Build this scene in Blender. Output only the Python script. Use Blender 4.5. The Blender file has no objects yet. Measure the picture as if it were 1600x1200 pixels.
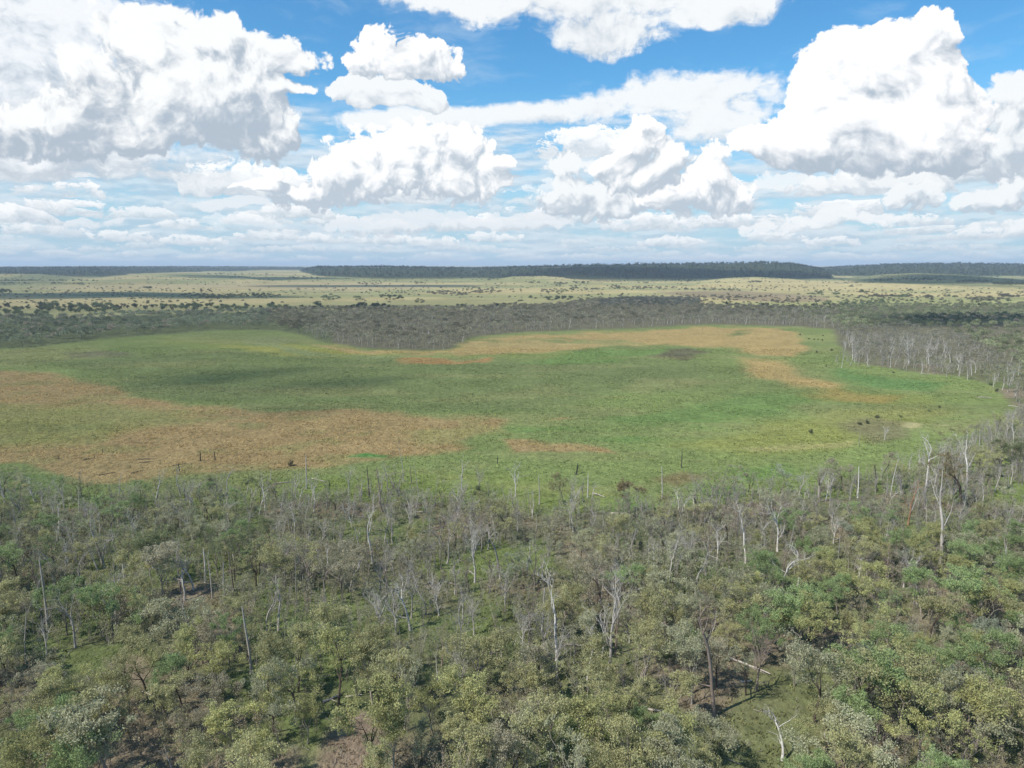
import bpy, math, random
import numpy as np

# ------------------------------------------------------------------ camera, world, sun, exposure
S = bpy.context.scene
H = 65.0                                   # flying height above the lagoon
PITCH = math.atan((600 - 413) / 1120.0)
F = 1120.0                                 # focal length for a 1600 wide frame
SP, CP = math.sin(PITCH), math.cos(PITCH)
cam_d = bpy.data.cameras.new('camera')
cam_d.sensor_width = 36.0
cam_d.lens = 36.0 * F / 1600.0
cam_d.clip_start = 0.5
cam_d.clip_end = 120000.0
cam = bpy.data.objects.new('camera', cam_d)
S.collection.objects.link(cam)
cam.location = (0, 0, H)
cam.rotation_euler = (math.pi / 2 - PITCH, 0, 0)
S.camera = cam

S.view_settings.view_transform = 'Standard'
S.view_settings.look = 'None'
S.view_settings.exposure = 0.5
S.view_settings.gamma = 1.0
S.cycles.max_bounces = 4
S.cycles.diffuse_bounces = 2
S.cycles.glossy_bounces = 1
S.cycles.transmission_bounces = 2
S.cycles.transparent_max_bounces = 6
S.cycles.volume_bounces = 0

SUN_EL = math.radians(50)
SUN_AZ = math.atan2(-0.866, -0.5)          # angle from +Y towards +X of the direction TO the sun
sun_dir = np.array([math.sin(SUN_AZ) * math.cos(SUN_EL), math.cos(SUN_AZ) * math.cos(SUN_EL), math.sin(SUN_EL)])
sun_d = bpy.data.lights.new('sun', 'SUN')
sun_d.energy = 4.0
sun_d.angle = math.radians(0.55)
sun_d.color = (1.0, 0.955, 0.88)
sun = bpy.data.objects.new('sun', sun_d)
S.collection.objects.link(sun)
from mathutils import Vector
sun.rotation_euler = Vector(sun_dir.tolist()).to_track_quat('Z', 'Y').to_euler()
sun.location = (-300, -200, 500)

world = bpy.data.worlds.new('World')
S.world = world
world.use_nodes = True


class NT:
    """small node-graph writer"""
    def __init__(self, tree):
        self.t = tree
        self.flat = False
        tree.nodes.clear()

    def n(self, typ, **kw):
        nd = self.t.nodes.new(typ)
        for k, v in kw.items():
            setattr(nd, k, v)
        return nd

    def link(self, a, b):
        self.t.links.new(a, b)

    def put(self, sock, v):
        if isinstance(v, bpy.types.NodeSocket):
            self.link(v, sock)
        elif v is not None:
            sock.default_value = v

    def m(self, op, a, b=None, c=None, clamp=False):
        nd = self.n('ShaderNodeMath', operation=op, use_clamp=clamp)
        self.put(nd.inputs[0], a)
        if b is not None: self.put(nd.inputs[1], b)
        if c is not None: self.put(nd.inputs[2], c)
        return nd.outputs[0]

    def v(self, op, a, b=None, c=None):
        nd = self.n('ShaderNodeVectorMath', operation=op)
        self.put(nd.inputs[0], a)
        if b is not None: self.put(nd.inputs[1], b)
        if c is not None:
            self.put(nd.inputs[3 if op == 'SCALE' else 2], c)
        return nd.outputs[1 if op in ('DOT_PRODUCT', 'LENGTH') else 0]

    def mix(self, f, a, b, mode='MIX'):
        nd = self.n('ShaderNodeMix', data_type='RGBA', blend_type=mode)
        self.put(nd.inputs[0], f)
        self.put(nd.inputs[6], a if isinstance(a, bpy.types.NodeSocket) else (*a, 1))
        self.put(nd.inputs[7], b if isinstance(b, bpy.types.NodeSocket) else (*b, 1))
        return nd.outputs[2]

    def noise(self, vec, scale, detail=4, rough=0.55, dist=0.0, color=False):
        nd = self.n('ShaderNodeTexNoise', noise_dimensions='2D' if self.flat else '3D')
        self.put(nd.inputs['Vector'], vec)
        nd.inputs['Scale'].default_value = scale
        nd.inputs['Detail'].default_value = detail
        nd.inputs['Roughness'].default_value = rough
        nd.inputs['Distortion'].default_value = dist
        return nd.outputs['Color' if color else 'Fac']

    def voro(self, vec, scale, detail=0, smooth=0.3, rough=0.5):
        nd = self.n('ShaderNodeTexVoronoi', feature='F1', voronoi_dimensions='2D' if self.flat else '3D')
        self.put(nd.inputs['Vector'], vec)
        nd.inputs['Scale'].default_value = scale
        nd.inputs['Detail'].default_value = detail
        nd.inputs['Roughness'].default_value = rough
        return nd.outputs['Distance']

    def ramp(self, x, lo, hi):
        nd = self.n('ShaderNodeMapRange', interpolation_type='SMOOTHSTEP')
        self.put(nd.inputs[0], x)
        nd.inputs[1].default_value = lo
        nd.inputs[2].default_value = hi
        return nd.outputs[0]


def px_dir(X, Y):
    d = np.array([(X - 800) / F, CP + (600 - Y) / F * SP, -SP + (600 - Y) / F * CP])
    return d / np.linalg.norm(d)


def px_ang(X, Y):
    d = px_dir(X, Y)
    return math.atan2(d[0], d[1]), math.asin(d[2])


def build_sky():
    g = NT(world.node_tree)
    g.flat = True
    out = g.n('ShaderNodeOutputWorld')
    bg = g.n('ShaderNodeBackground')
    bg.inputs[1].default_value = 0.09
    g.link(bg.outputs[0], out.inputs[0])
    sky = g.n('ShaderNodeTexSky', sky_type='NISHITA')
    sky.sun_disc = False
    sky.sun_elevation = SUN_EL
    sky.sun_rotation = SUN_AZ
    sky.altitude = 200
    sky.air_density = 1.0
    sky.dust_density = 0.6
    sky.ozone_density = 3.0
    hs = g.n('ShaderNodeHueSaturation')
    hs.inputs['Saturation'].default_value = 1.2
    hs.inputs['Value'].default_value = 1.0
    g.link(sky.outputs[0], hs.inputs['Color'])
    col = hs.outputs[0]
    tc = g.n('ShaderNodeTexCoord')
    sep = g.n('ShaderNodeSeparateXYZ')
    g.link(tc.outputs['Generated'], sep.inputs[0])
    az = g.m('ARCTAN2', sep.outputs[0], sep.outputs[1])
    el = g.m('ARCSINE', sep.outputs[2])
    cmb = g.n('ShaderNodeCombineXYZ')
    g.link(az, cmb.inputs[0]); g.link(el, cmb.inputs[1])
    P0 = cmb.outputs[0]

    # domain warp, then the same fields a little way towards the sun for self shading
    w1 = g.v('SUBTRACT', g.noise(P0, 7.0, 3, 0.5, color=True), (0.5, 0.5, 0.5))
    w2 = g.v('SUBTRACT', g.noise(P0, 26.0, 4, 0.55, color=True), (0.5, 0.5, 0.5))
    P = g.v('ADD', P0, g.v('MULTIPLY', w1, (0.075, 0.04, 0)))
    P = g.v('ADD', P, g.v('MULTIPLY', w2, (0.015, 0.012, 0)))
    OFF = (-0.010, 0.015, 0.0)
    Q = g.v('ADD', P, OFF)

    def billow(vec, s):
        a = g.voro(vec, s, 3, 0.5, 0.55)
        b = g.noise(vec, s * 0.8, 8, 0.68)
        # puffs: 0..1, high in the middle of a puff
        r = g.m('SUBTRACT', 0.62, a)
        r = g.m('ADD', g.m('MULTIPLY', r, 0.75), g.m('MULTIPLY', g.m('SUBTRACT', b, 0.5), 1.5))
        return r
    fields = {}
    for nm, s in (('big', 15.0), ('mid', 24.0), ('small', 44.0)):
        fields[nm] = (billow(P, s), billow(Q, s))
    wsp = g.v('MULTIPLY', P, (1.0, 2.2, 1.0))
    wq = g.v('MULTIPLY', Q, (1.0, 2.2, 1.0))
    fields['wisp'] = (g.m('MULTIPLY', g.m('SUBTRACT', g.noise(wsp, 13.0, 8, 0.66), 0.5), 2.4),
                      g.m('MULTIPLY', g.m('SUBTRACT', g.noise(wq, 13.0, 8, 0.66), 0.5), 2.4))

    # air low down, then thin high veil
    col = g.mix(1.0, col, (0.86, 1.27, 1.30), 'MULTIPLY')
    col = g.mix(g.m('MULTIPLY', g.m('SUBTRACT', 1.0, g.ramp(el, 0.0, 0.24)), 0.85), col, (3.4, 4.9, 6.3))
    veil = g.noise(g.v('MULTIPLY', P, (1.0, 3.5, 1.0)), 5.0, 7, 0.6)
    vf = g.m('MULTIPLY', g.ramp(veil, 0.52, 0.80), 0.30)
    col = g.mix(vf, col, (6.0, 6.8, 7.4))

    # ---- low banks of cloud towards the horizon
    def bank(col, mul, sc, el_lo, el_hi, th, soft, bright, dark, amount, shift):
        v0 = g.v('MULTIPLY', g.v('ADD', P0, g.v('ADD', g.v('MULTIPLY', w2, (0.012, 0.005, 0)), (shift, shift, 0))), mul)
        v1 = g.v('ADD', v0, (-0.004 * mul[0], 0.005 * mul[1], 0))
        a = g.m('ADD', g.noise(v0, sc, 7, 0.62), g.m('MULTIPLY', g.m('SUBTRACT', 0.5, g.voro(v0, sc * 1.3, 2, 0.4)), 0.30))
        b = g.m('ADD', g.noise(v1, sc, 7, 0.62), g.m('MULTIPLY', g.m('SUBTRACT', 0.5, g.voro(v1, sc * 1.3, 2, 0.4)), 0.30))
        w = g.m('MULTIPLY', g.ramp(el, el_lo[0], el_lo[1]), g.m('SUBTRACT', 1.0, g.ramp(el, el_hi[0], el_hi[1])))
        t = g.m('ADD', a, g.m('MULTIPLY', g.m('SUBTRACT', w, 1.0), 0.5))
        f = g.m('MULTIPLY', g.ramp(t, th, th + soft), amount)
        sh = g.m('MULTIPLY_ADD', g.m('SUBTRACT', a, b), 5.0, 0.45, clamp=True)
        return g.mix(f, col, g.mix(sh, dark, bright))

    col = bank(col, (1, 4.5, 1), 9.0, (-0.05, 0.01), (0.13, 0.22), 0.26, 0.22, (6.2, 6.8, 7.25), (4.0, 5.0, 6.0), 0.62, 3.1)
    col = bank(col, (1, 5.5, 1), 6.0, (-0.05, 0.01), (0.17, 0.27), 0.36, 0.25, (6.6, 7.1, 7.5), (4.6, 5.5, 6.3), 0.55, 12.4)

    def row(col, cw, ch, e0, e1, keepf, bright, dark, opac, shift):
        """a rank of little flat-based cumulus, one per cell, smaller towards the horizon"""
        vv = g.v('MULTIPLY', g.v('ADD', P0, g.v('ADD', (shift, shift * .37, 0), g.v('MULTIPLY', w2, (cw * .35, ch * .30, 0)))), (1 / cw, 1 / ch, 0))
        nd = g.n('ShaderNodeTexVoronoi', feature='F1', voronoi_dimensions='2D')
        g.link(vv, nd.inputs['Vector']); nd.inputs['Scale'].default_value = 1.0; nd.inputs['Randomness'].default_value = 0.85
        dv = g.v('SUBTRACT', vv, nd.outputs['Position'])
        sd = g.n('ShaderNodeSeparateXYZ'); g.link(dv, sd.inputs[0])
        sp = g.n('ShaderNodeSeparateXYZ'); g.link(nd.outputs['Position'], sp.inputs[0])
        sc = g.n('ShaderNodeSeparateXYZ'); g.link(nd.outputs['Color'], sc.inputs[0])
        cel = g.m('MULTIPLY_ADD', sp.outputs[1], ch, -shift * .37)
        nz = g.m('SUBTRACT', g.noise(g.v('MULTIPLY', vv, (1.0, ch / cw * 1.6, 0)), 5.2, 7, 0.66), 0.5)
        q = g.v('MULTIPLY', dv, (1.45, 1.75, 0))
        t = g.m('SUBTRACT', g.m('MULTIPLY_ADD', sc.outputs[0], 0.7, 0.35), g.v('DOT_PRODUCT', q, q))
        t = g.m('MULTIPLY_ADD', nz, 2.8, t)
        cut = g.m('MULTIPLY_ADD', g.m('ADD', sd.outputs[1], 0.22), 3.2, g.m('MULTIPLY', nz, .8))
        t = g.m('MINIMUM', t, cut)
        t = g.m('SUBTRACT', t, g.m('MULTIPLY', g.m('GREATER_THAN', sc.outputs[1], keepf), 3.0))
        w = g.m('MULTIPLY', g.ramp(cel, e0 - .006, e0 + .004), g.m('SUBTRACT', 1.0, g.ramp(cel, e1 - .01, e1 + .02)))
        f = g.m('MULTIPLY', g.m('MULTIPLY', g.ramp(t, 0.0, 0.30), w), opac)
        lit = g.m('MULTIPLY_ADD', sd.outputs[1], 1.5, g.m('MULTIPLY_ADD', nz, 1.6, 0.52), clamp=True)
        return g.mix(f, col, g.mix(lit, dark, bright))
    col = row(col, .046, .0115, .004, .030, .80, (6.6, 7.0, 7.3), (3.9, 4.8, 5.6), .75, 2.1)
    col = row(col, .076, .0210, .020, .062, .80, (7.7, 7.9, 8.0), (3.7, 4.6, 5.4), .90, 4.7)
    col = row(col, .115, .0360, .048, .110, .75, (8.1, 8.2, 8.3), (3.7, 4.5, 5.2), .95, 6.3)
    col = row(col, .165, .0600, .090, .165, .55, (8.4, 8.5, 8.5), (3.9, 4.6, 5.3), .95, 9.2)

    # ---- the separate cumulus clouds, from far to near
    W1, W2, W3 = (8.4, 8.4, 8.4), (7.6, 7.8, 7.9), (6.9, 7.2, 7.5)
    D1, D2, D3 = (3.7, 4.3, 5.0), (4.2, 4.8, 5.45), (5.0, 5.5, 6.0)
    CL = [
        # field, amp, soft, base Y, top Y, bright, dark, [blobs], strength of self shading, opacity
        ('wisp', .38, .50, 240, 120, W2, D3, [(1060, 152, 180, 44), (1130, 185, 110, 42), (920, 165, 80, 18), (800, 180, 110, 17), (690, 186, 80, 20), (600, 196, 70, 20), (1090, 215, 60, 26)], 1.0, .96),
        ('wisp', .42, .45, 120, -60, W2, D3, [(900, -10, 280, 50), (950, 46, 110, 36), (730, -8, 130, 28), (1130, 5, 100, 32)], 1.0, .97),
        ('wisp', .34, .55, 285, -160, (7.6, 7.8, 8.0), D2, [(20, 60, 260, 220), (70, -20, 170, 130), (-60, 190, 260, 120), (90, 240, 260, 60)], 1.6, .96),
        ('small', .40, .16, 306, 270, W2, D3, [(1225, 297, 60, 20), (1290, 300, 46, 14), (1400, 296, 60, 26)], 1.6, .8),
        ('small', .40, .16, 334, 280, W2, D2, [(1418, 308, 46, 26), (1530, 305, 60, 22), (1585, 275, 54, 22)], 1.6, .93),
        ('small', .45, .20, 366, 318, W2, D3, [(1290, 345, 56, 22), (1200, 352, 50, 12), (1370, 352, 60, 15), (1560, 350, 70, 14)], 1.5, .88),
        ('small', .45, .20, 372, 310, W3, D3, [(600, 350, 100, 14), (820, 348, 80, 16), (350, 322, 44, 14), (700, 345, 54, 18), (130, 350, 80, 10)], 1.5, .8),
        ('mid', .50, .20, 350, 185, W2, D2, [(900, 318, 80, 30), (885, 252, 52, 22), (975, 300, 80, 42), (900, 290, 44, 34)], 1.8, .97),
        ('mid', .48, .13, 340, 205, W1, D2, [(1115, 275, 40, 40), (1110, 315, 76, 30), (1060, 305, 54, 30)], 1.8, .98),
        ('mid', .46, .10, 305, 190, W1, D2, [(995, 232, 36, 40), (1030, 262, 46, 34), (965, 262, 36, 22), (1005, 285, 54, 22)], 1.9, .98),
        ('mid', .45, .10, 332, 120, W1, D2, [(700, 232, 80, 42), (640, 255, 110, 62), (560, 290, 90, 40), (735, 275, 62, 44), (480, 308, 72, 22), (405, 292, 54, 13), (405, 272, 22, 11)], 1.9, .97),
        ('mid', .40, .12, 186, 112, W2, D3, [(595, 146, 76, 28), (550, 140, 36, 20), (650, 158, 54, 18)], 1.5, .97),
        ('mid', .40, .10, 134, 40, W1, D2, [(598, 72, 44, 40), (648, 88, 66, 36), (580, 95, 42, 24), (690, 110, 38, 20)], 1.6, .98),
        ('big', .50, .12, 264, -130, (8.0, 8.1, 8.1), D1, [(235, 75, 82, 70), (330, 60, 76, 48), (260, 160, 190, 80), (340, 140, 118, 80), (425, 88, 78, 40), (395, 215, 72, 54), (110, 205, 170, 50), (440, 140, 54, 16)], 2.6, .98),
        ('mid', .45, .16, 284, 110, W2, D2, [(1600, 160, 56, 56), (1560, 235, 90, 40), (1620, 240, 80, 62)], 1.6, .97),
        ('big', .28, .08, 278, 130, (8.7, 8.7, 8.7), D1, [(1470, 165, 90, 60), (1370, 95, 118, 66), (1450, 58, 70, 44), (1310, 120, 66, 68), (1485, 110, 54, 52), (1370, 205, 158, 66), (1200, 228, 56, 24), (1450, 228, 108, 44), (1300, 240, 126, 36)], 1.9, .99),
    ]

    def shape(vec, fld, blobs, base_el, amp):
        s = None
        for (cx, cy, rx, ry) in blobs:
            a, e = px_ang(cx, cy)
            a2, _ = px_ang(cx + rx, cy)
            _, e2 = px_ang(cx, cy - ry)
            ra, re = abs(a2 - a) * 1.15, abs(e2 - e) * 1.15
            q = g.v('MULTIPLY_ADD', vec, (1 / ra, 1 / re, 0), (-a / ra, -e / re, 0))
            l = g.v('DOT_PRODUCT', q, q)
            if s is None:
                s = l
            else:
                nd = g.n('ShaderNodeMath', operation='SMOOTH_MIN')
                g.link(s, nd.inputs[0]); g.link(l, nd.inputs[1]); nd.inputs[2].default_value = 0.35
                s = nd.outputs[0]
        t = g.m('SUBTRACT', 1.0, s)
        t = g.m('MULTIPLY_ADD', fld, amp * 1.5, t)
        sp = g.n('ShaderNodeSeparateXYZ')
        g.link(vec, sp.inputs[0])
        cut = g.m('MULTIPLY', g.m('SUBTRACT', sp.outputs[1], base_el), 38.0)
        cut = g.m('MULTIPLY_ADD', fld, 0.5, cut)
        nd = g.n('ShaderNodeMath', operation='SMOOTH_MIN')
        g.link(t, nd.inputs[0]); g.link(cut, nd.inputs[1]); nd.inputs[2].default_value = 0.25
        return nd.outputs[0]

    broad = g.m('SUBTRACT', g.noise(P, 8.0, 3, 0.5), 0.5)
    fine = g.m('ADD', g.m('MULTIPLY', g.m('SUBTRACT', g.noise(P, 62.0, 6, 0.68), 0.5), 1.5), g.m('MULTIPLY', g.m('SUBTRACT', 0.42, g.voro(P, 48.0, 2, 0.5)), 0.8))
    for (fn, amp, soft, yb, yt, bright, dark, blobs, ss, opac) in CL:
        mx = blobs[0][0]
        _, eb = px_ang(mx, yb)
        _, et = px_ang(mx, yt)
        f0, f1 = fields[fn]
        a = shape(P, f0, blobs, eb, amp)
        b = shape(Q, f1, blobs, eb, amp)
        a = g.m('MULTIPLY_ADD', fine, 0.34, a)
        alpha = g.m('MULTIPLY', g.ramp(a, -0.05, soft * 1.25), opac)
        hgt = g.m('MULTIPLY', g.m('SUBTRACT', el, eb), 1.0 / max(et - eb, 1e-3))
        ra = g.m('SQRT', g.m('MAXIMUM', g.m('MINIMUM', a, 1.6), 0.0))
        rb = g.m('SQRT', g.m('MAXIMUM', g.m('MINIMUM', b, 1.6), 0.0))
        sh = g.m('MULTIPLY', g.m('SUBTRACT', ra, rb), ss * 0.85)
        pf = g.m('MULTIPLY', g.m('SUBTRACT', f0, f1), 0.5)
        lit = g.m('MULTIPLY_ADD', g.ramp(hgt, -0.10, 0.62), 0.86, g.m('ADD', sh, pf))
        lit = g.m('MULTIPLY_ADD', broad, 1.15, lit)
        lit = g.m('MULTIPLY_ADD', fine, 0.26, lit)
        lit = g.m('MULTIPLY_ADD', f0, 0.45, g.m('ADD', lit, 0.06))
        lit = g.ramp(lit, -0.55, 1.02)
        cc = g.mix(lit, dark, bright)
        col = g.mix(alpha, col, cc)
    g.link(col, bg.inputs[0])
    world.cycles.sampling_method = 'MANUAL'
    world.cycles.sample_map_resolution = 512


build_sky()

# ------------------------------------------------------------------ helpers
rng = np.random.default_rng(7)
random.seed(7)
COL = S.collection.objects


def tag(o, label=None, cat=None, group=None, kind=None):
    if label: o['label'] = label
    if cat: o['category'] = cat
    if group: o['group'] = group
    if kind: o['kind'] = kind
    return o


def mesh_quads(name, V, Q, mats=(), midx=None, tint=None, smooth=False):
    V = np.asarray(V, dtype=np.float32); Q = np.asarray(Q, dtype=np.int32)
    me = bpy.data.meshes.new(name)
    me.vertices.add(len(V)); me.vertices.foreach_set('co', V.ravel())
    me.loops.add(Q.size); me.loops.foreach_set('vertex_index', Q.ravel())
    me.polygons.add(len(Q))
    me.polygons.foreach_set('loop_start', np.arange(len(Q), dtype=np.int32) * 4)
    for m in mats: me.materials.append(m)
    if midx is not None:
        me.polygons.foreach_set('material_index', np.asarray(midx, dtype=np.int32))
    if smooth:
        me.polygons.foreach_set('use_smooth', np.ones(len(Q), dtype=bool))
    if tint is not None:
        at = me.color_attributes.new('tint', 'FLOAT_COLOR', 'POINT')
        c = np.ones((len(V), 4), dtype=np.float32); c[:, :3] = tint
        at.data.foreach_set('color', c.ravel())
    me.update(calc_edges=True)
    me.validate()
    return me


def project(x, y, z):
    d = y * CP - (z - H) * SP
    d = np.where(np.abs(d) < 1e-3, 1e-3, d)
    return 800 + F * x / d, 600 - F * (y * SP + (z - H) * CP) / d, d


def t_of_Y(Y):
    return np.tan(PITCH - np.arctan((600 - np.asarray(Y, dtype=float)) / F))


def ground_at(X, Y, z=0.0):
    t = float(t_of_Y(Y))
    y = (H - z) / t
    d = y * CP + (H - z) * SP
    return (X - 800) / F * d, y


def ground_px(X, Y):
    """world point of a picture point on the real terrain: first hit along the ray"""
    t = float(t_of_Y(Y))
    if t > 0.055:
        x, y = ground_at(X, Y, 0.0)
        z = float(terrain(np.array([x]), np.array([y]))[0])
        x, y = ground_at(X, Y, z)
        return x, y, float(terrain(np.array([x]), np.array([y]))[0])
    ys = np.geomspace(900, 15000, 420)
    zr = H - t * ys
    xs = (X - 800) / F * (ys * CP + (H - zr) * SP)
    zt = terrain(xs, ys)
    k = np.nonzero(zr <= zt)[0]
    if len(k) == 0: return xs[-1], 20000.0, 0.0
    k = k[0]
    if k == 0: return xs[0], ys[0], float(zt[0])
    f = (zr[k - 1] - zt[k - 1]) / ((zr[k - 1] - zt[k - 1]) + (zt[k] - zr[k]) + 1e-9)
    y = ys[k - 1] + f * (ys[k] - ys[k - 1]); z = H - t * y
    x = (X - 800) / F * (y * CP + (H - z) * SP)
    return x, y, float(terrain(np.array([x]), np.array([y]))[0])


# value noise on the plane, for terrain, colour patches and planting density
_perm = np.random.default_rng(3).random((256, 256))


def vnoise(x, y, s):
    x = np.asarray(x) / s; y = np.asarray(y) / s
    xi = np.floor(x).astype(int); yi = np.floor(y).astype(int)
    fx = x - xi; fy = y - yi
    fx = fx * fx * (3 - 2 * fx); fy = fy * fy * (3 - 2 * fy)
    a = _perm[xi % 256, yi % 256]; b = _perm[(xi + 1) % 256, yi % 256]
    c = _perm[xi % 256, (yi + 1) % 256]; d = _perm[(xi + 1) % 256, (yi + 1) % 256]
    return (a * (1 - fx) + b * fx) * (1 - fy) + (c * (1 - fx) + d * fx) * fy


def fbm(x, y, s, o=4):
    r = 0; w = 0; a = 1.0
    for k in range(o):
        r = r + a * vnoise(np.asarray(x) + 37 * k, np.asarray(y) - 91 * k, s); w += a
        a *= 0.5; s /= 2.03
    return r / w


def sstep(x, a, b):
    t = np.clip((x - a) / (b - a), 0, 1)
    return t * t * (3 - 2 * t)


# ridges: picture column -> (crest row, foot row), with the distance between foot and crest
RIDGES = [
    dict(X=[-900, 0, 150, 300, 400, 470, 520], T=[418, 418, 417, 416.5, 416.8, 417.5, 424], B=[431, 431, 431, 425, 422.5, 422, 424], zb=16, run=900, tree=9, wood=1),
    dict(X=[455, 480, 500, 600, 740, 800, 900, 1000, 1130, 1180, 1240, 1275, 1310], T=[425, 419, 416.5, 415.5, 419, 416.5, 414, 412, 410, 408.5, 411, 418, 428], B=[425, 428, 431, 434, 433, 434, 436, 435, 434, 434, 434, 434, 434], zb=14, run=600, tree=9, wood=1),
    dict(X=[1250, 1285, 1330, 1400, 1500, 1600, 1750, 2400], T=[421, 418.5, 415, 412, 410.5, 412.5, 412, 412], B=[430.5] * 8, zb=14, run=900, tree=9, wood=1),
    dict(X=[1310, 1380, 1430, 1500, 1560, 1620, 1700], T=[437, 429, 426.5, 429, 434, 438, 444], B=[444, 445, 445, 446, 447, 448, 450], zb=7, run=650, tree=0, wood=0),
    dict(X=[-400, 0, 60, 110, 150], T=[430, 428, 428, 432, 440], B=[441, 441, 441, 441, 441], zb=9, run=500, tree=0, wood=0),
    dict(X=[90, 170, 230, 300, 380, 430], T=[439, 432, 427.5, 426.5, 430, 438], B=[441, 441, 440, 439, 439, 440], zb=10, run=900, tree=0, wood=0),
    dict(X=[740, 800, 850, 900, 960], T=[441, 432, 431, 435, 442], B=[446, 446, 446, 446, 446], zb=6, run=700, tree=0, wood=0),
    dict(X=[1080, 1140, 1180, 1230, 1290], T=[440, 434, 432.5, 435, 440], B=[444, 444, 444, 444, 444], zb=8, run=500, tree=0, wood=0),
]


def terrain(x, y, parts=False):
    x = np.asarray(x, dtype=float); y = np.asarray(y, dtype=float)
    yy = np.maximum(y, 1.0)
    r = np.hypot(x, y)
    Xh = 800 + F * (x / yy) / CP
    plain = 14.0 * sstep(yy, 1500, 4200) + sstep(yy, 900, 2200) * 9.0 * (fbm(x, y * 1.6, 620, 3) - 0.5)
    z = plain + (fbm(x, y, 9, 3) - 0.5) * 0.9 * (1 - sstep(yy, 800, 1600))
    wood = np.zeros_like(z)
    for R in RIDGES:
        X = np.array(R['X'], float)
        T = np.interp(Xh, X, R['T']); B = np.interp(Xh, X, R['B'])
        inside = sstep(Xh, X[0] - 1, X[0] + 25) * (1 - sstep(Xh, X[-1] - 25, X[-1] + 1))
        yb = (H - R['zb']) / t_of_Y(B)
        yc = yb + R['run'] * (1 + 0.25 * (vnoise(x, y * 0, 400) - 0.5))
        zc = H - yc * t_of_Y(T) - R['tree']
        rough = 1 + 0.12 * (fbm(x, y, 260, 3) - 0.5)
        f = sstep(yy, yb, yc)
        back = np.where(yy > yc, (yy - yc) * (0.004 if R['wood'] else 0.09), 0)
        hz = (R['zb'] + (zc - R['zb']) * f * np.where(yy < yc, rough, 1.0) - back)
        on = (inside > 0.01) & (y > 0) & (yy > yb)
        hz = plain + np.maximum(hz - plain, 0) * inside
        up = np.where(on, hz - z, 0)
        z = np.where(on & (hz > z), hz, z)
        if R['wood']:
            wood = np.where(on & (up > 2.0), 1.0, wood)
        else:
            wood = np.where(on & (up > 2.0), 0.0, wood)
    return (z, wood) if parts else z


def in_poly(X, Y, poly):
    X = np.asarray(X); Y = np.asarray(Y)
    c = np.zeros(X.shape, bool)
    n = len(poly)
    for i in range(n):
        x1, y1 = poly[i]; x2, y2 = poly[(i + 1) % n]
        if y1 == y2: continue
        k = ((y1 > Y) != (y2 > Y)) & (X < (x2 - x1) * (Y - y1) / (y2 - y1) + x1)
        c ^= k
    return c


def poly_mask(X, Y, poly, soft, asp=4.0):
    """1 inside, fading over `soft` picture rows outside and inside the outline"""
    ins = in_poly(X, Y, poly)
    dmin = np.full(X.shape, 1e9)
    n = len(poly)
    for i in range(n):
        x1, y1 = poly[i]; x2, y2 = poly[(i + 1) % n]
        ax, ay, bx, by = x1 / asp, y1, x2 / asp, y2
        px, py = X / asp, Y
        vx, vy = bx - ax, by - ay
        t = np.clip(((px - ax) * vx + (py - ay) * vy) / (vx * vx + vy * vy + 1e-9), 0, 1)
        dmin = np.minimum(dmin, np.hypot(px - ax - t * vx, py - ay - t * vy))
    s = np.where(ins, dmin, -dmin)
    return sstep(s, -soft, soft)


LAGOON = [(-400, 560), (-50, 547), (60, 542), (150, 530), (250, 522), (330, 516), (430, 516), (480, 524), (500, 533), (560, 543), (650, 548), (705, 546), (735, 527), (800, 520), (960, 514), (1100, 507), (1250, 510), (1300, 515), (1315, 545), (1340, 568), (1420, 580), (1500, 588), (1550, 605), (1590, 640), (1700, 680), (1650, 720), (1500, 745), (1420, 765), (1350, 775), (1200, 785), (1100, 790), (960, 800), (860, 790), (700, 785), (560, 785), (400, 785), (300, 790), (200, 795), (0, 795), (-400, 800)]
PLAIN = [(-2000, 499), (0, 497), (100, 497), (230, 492), (400, 487), (480, 486), (600, 484), (700, 484), (860, 479), (930, 469), (1000, 463), (1060, 463), (1092, 470), (1100, 479), (1200, 482), (1300, 482), (1400, 478), (1600, 479), (3000, 480), (3000, 380), (-2000, 380)]

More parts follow.
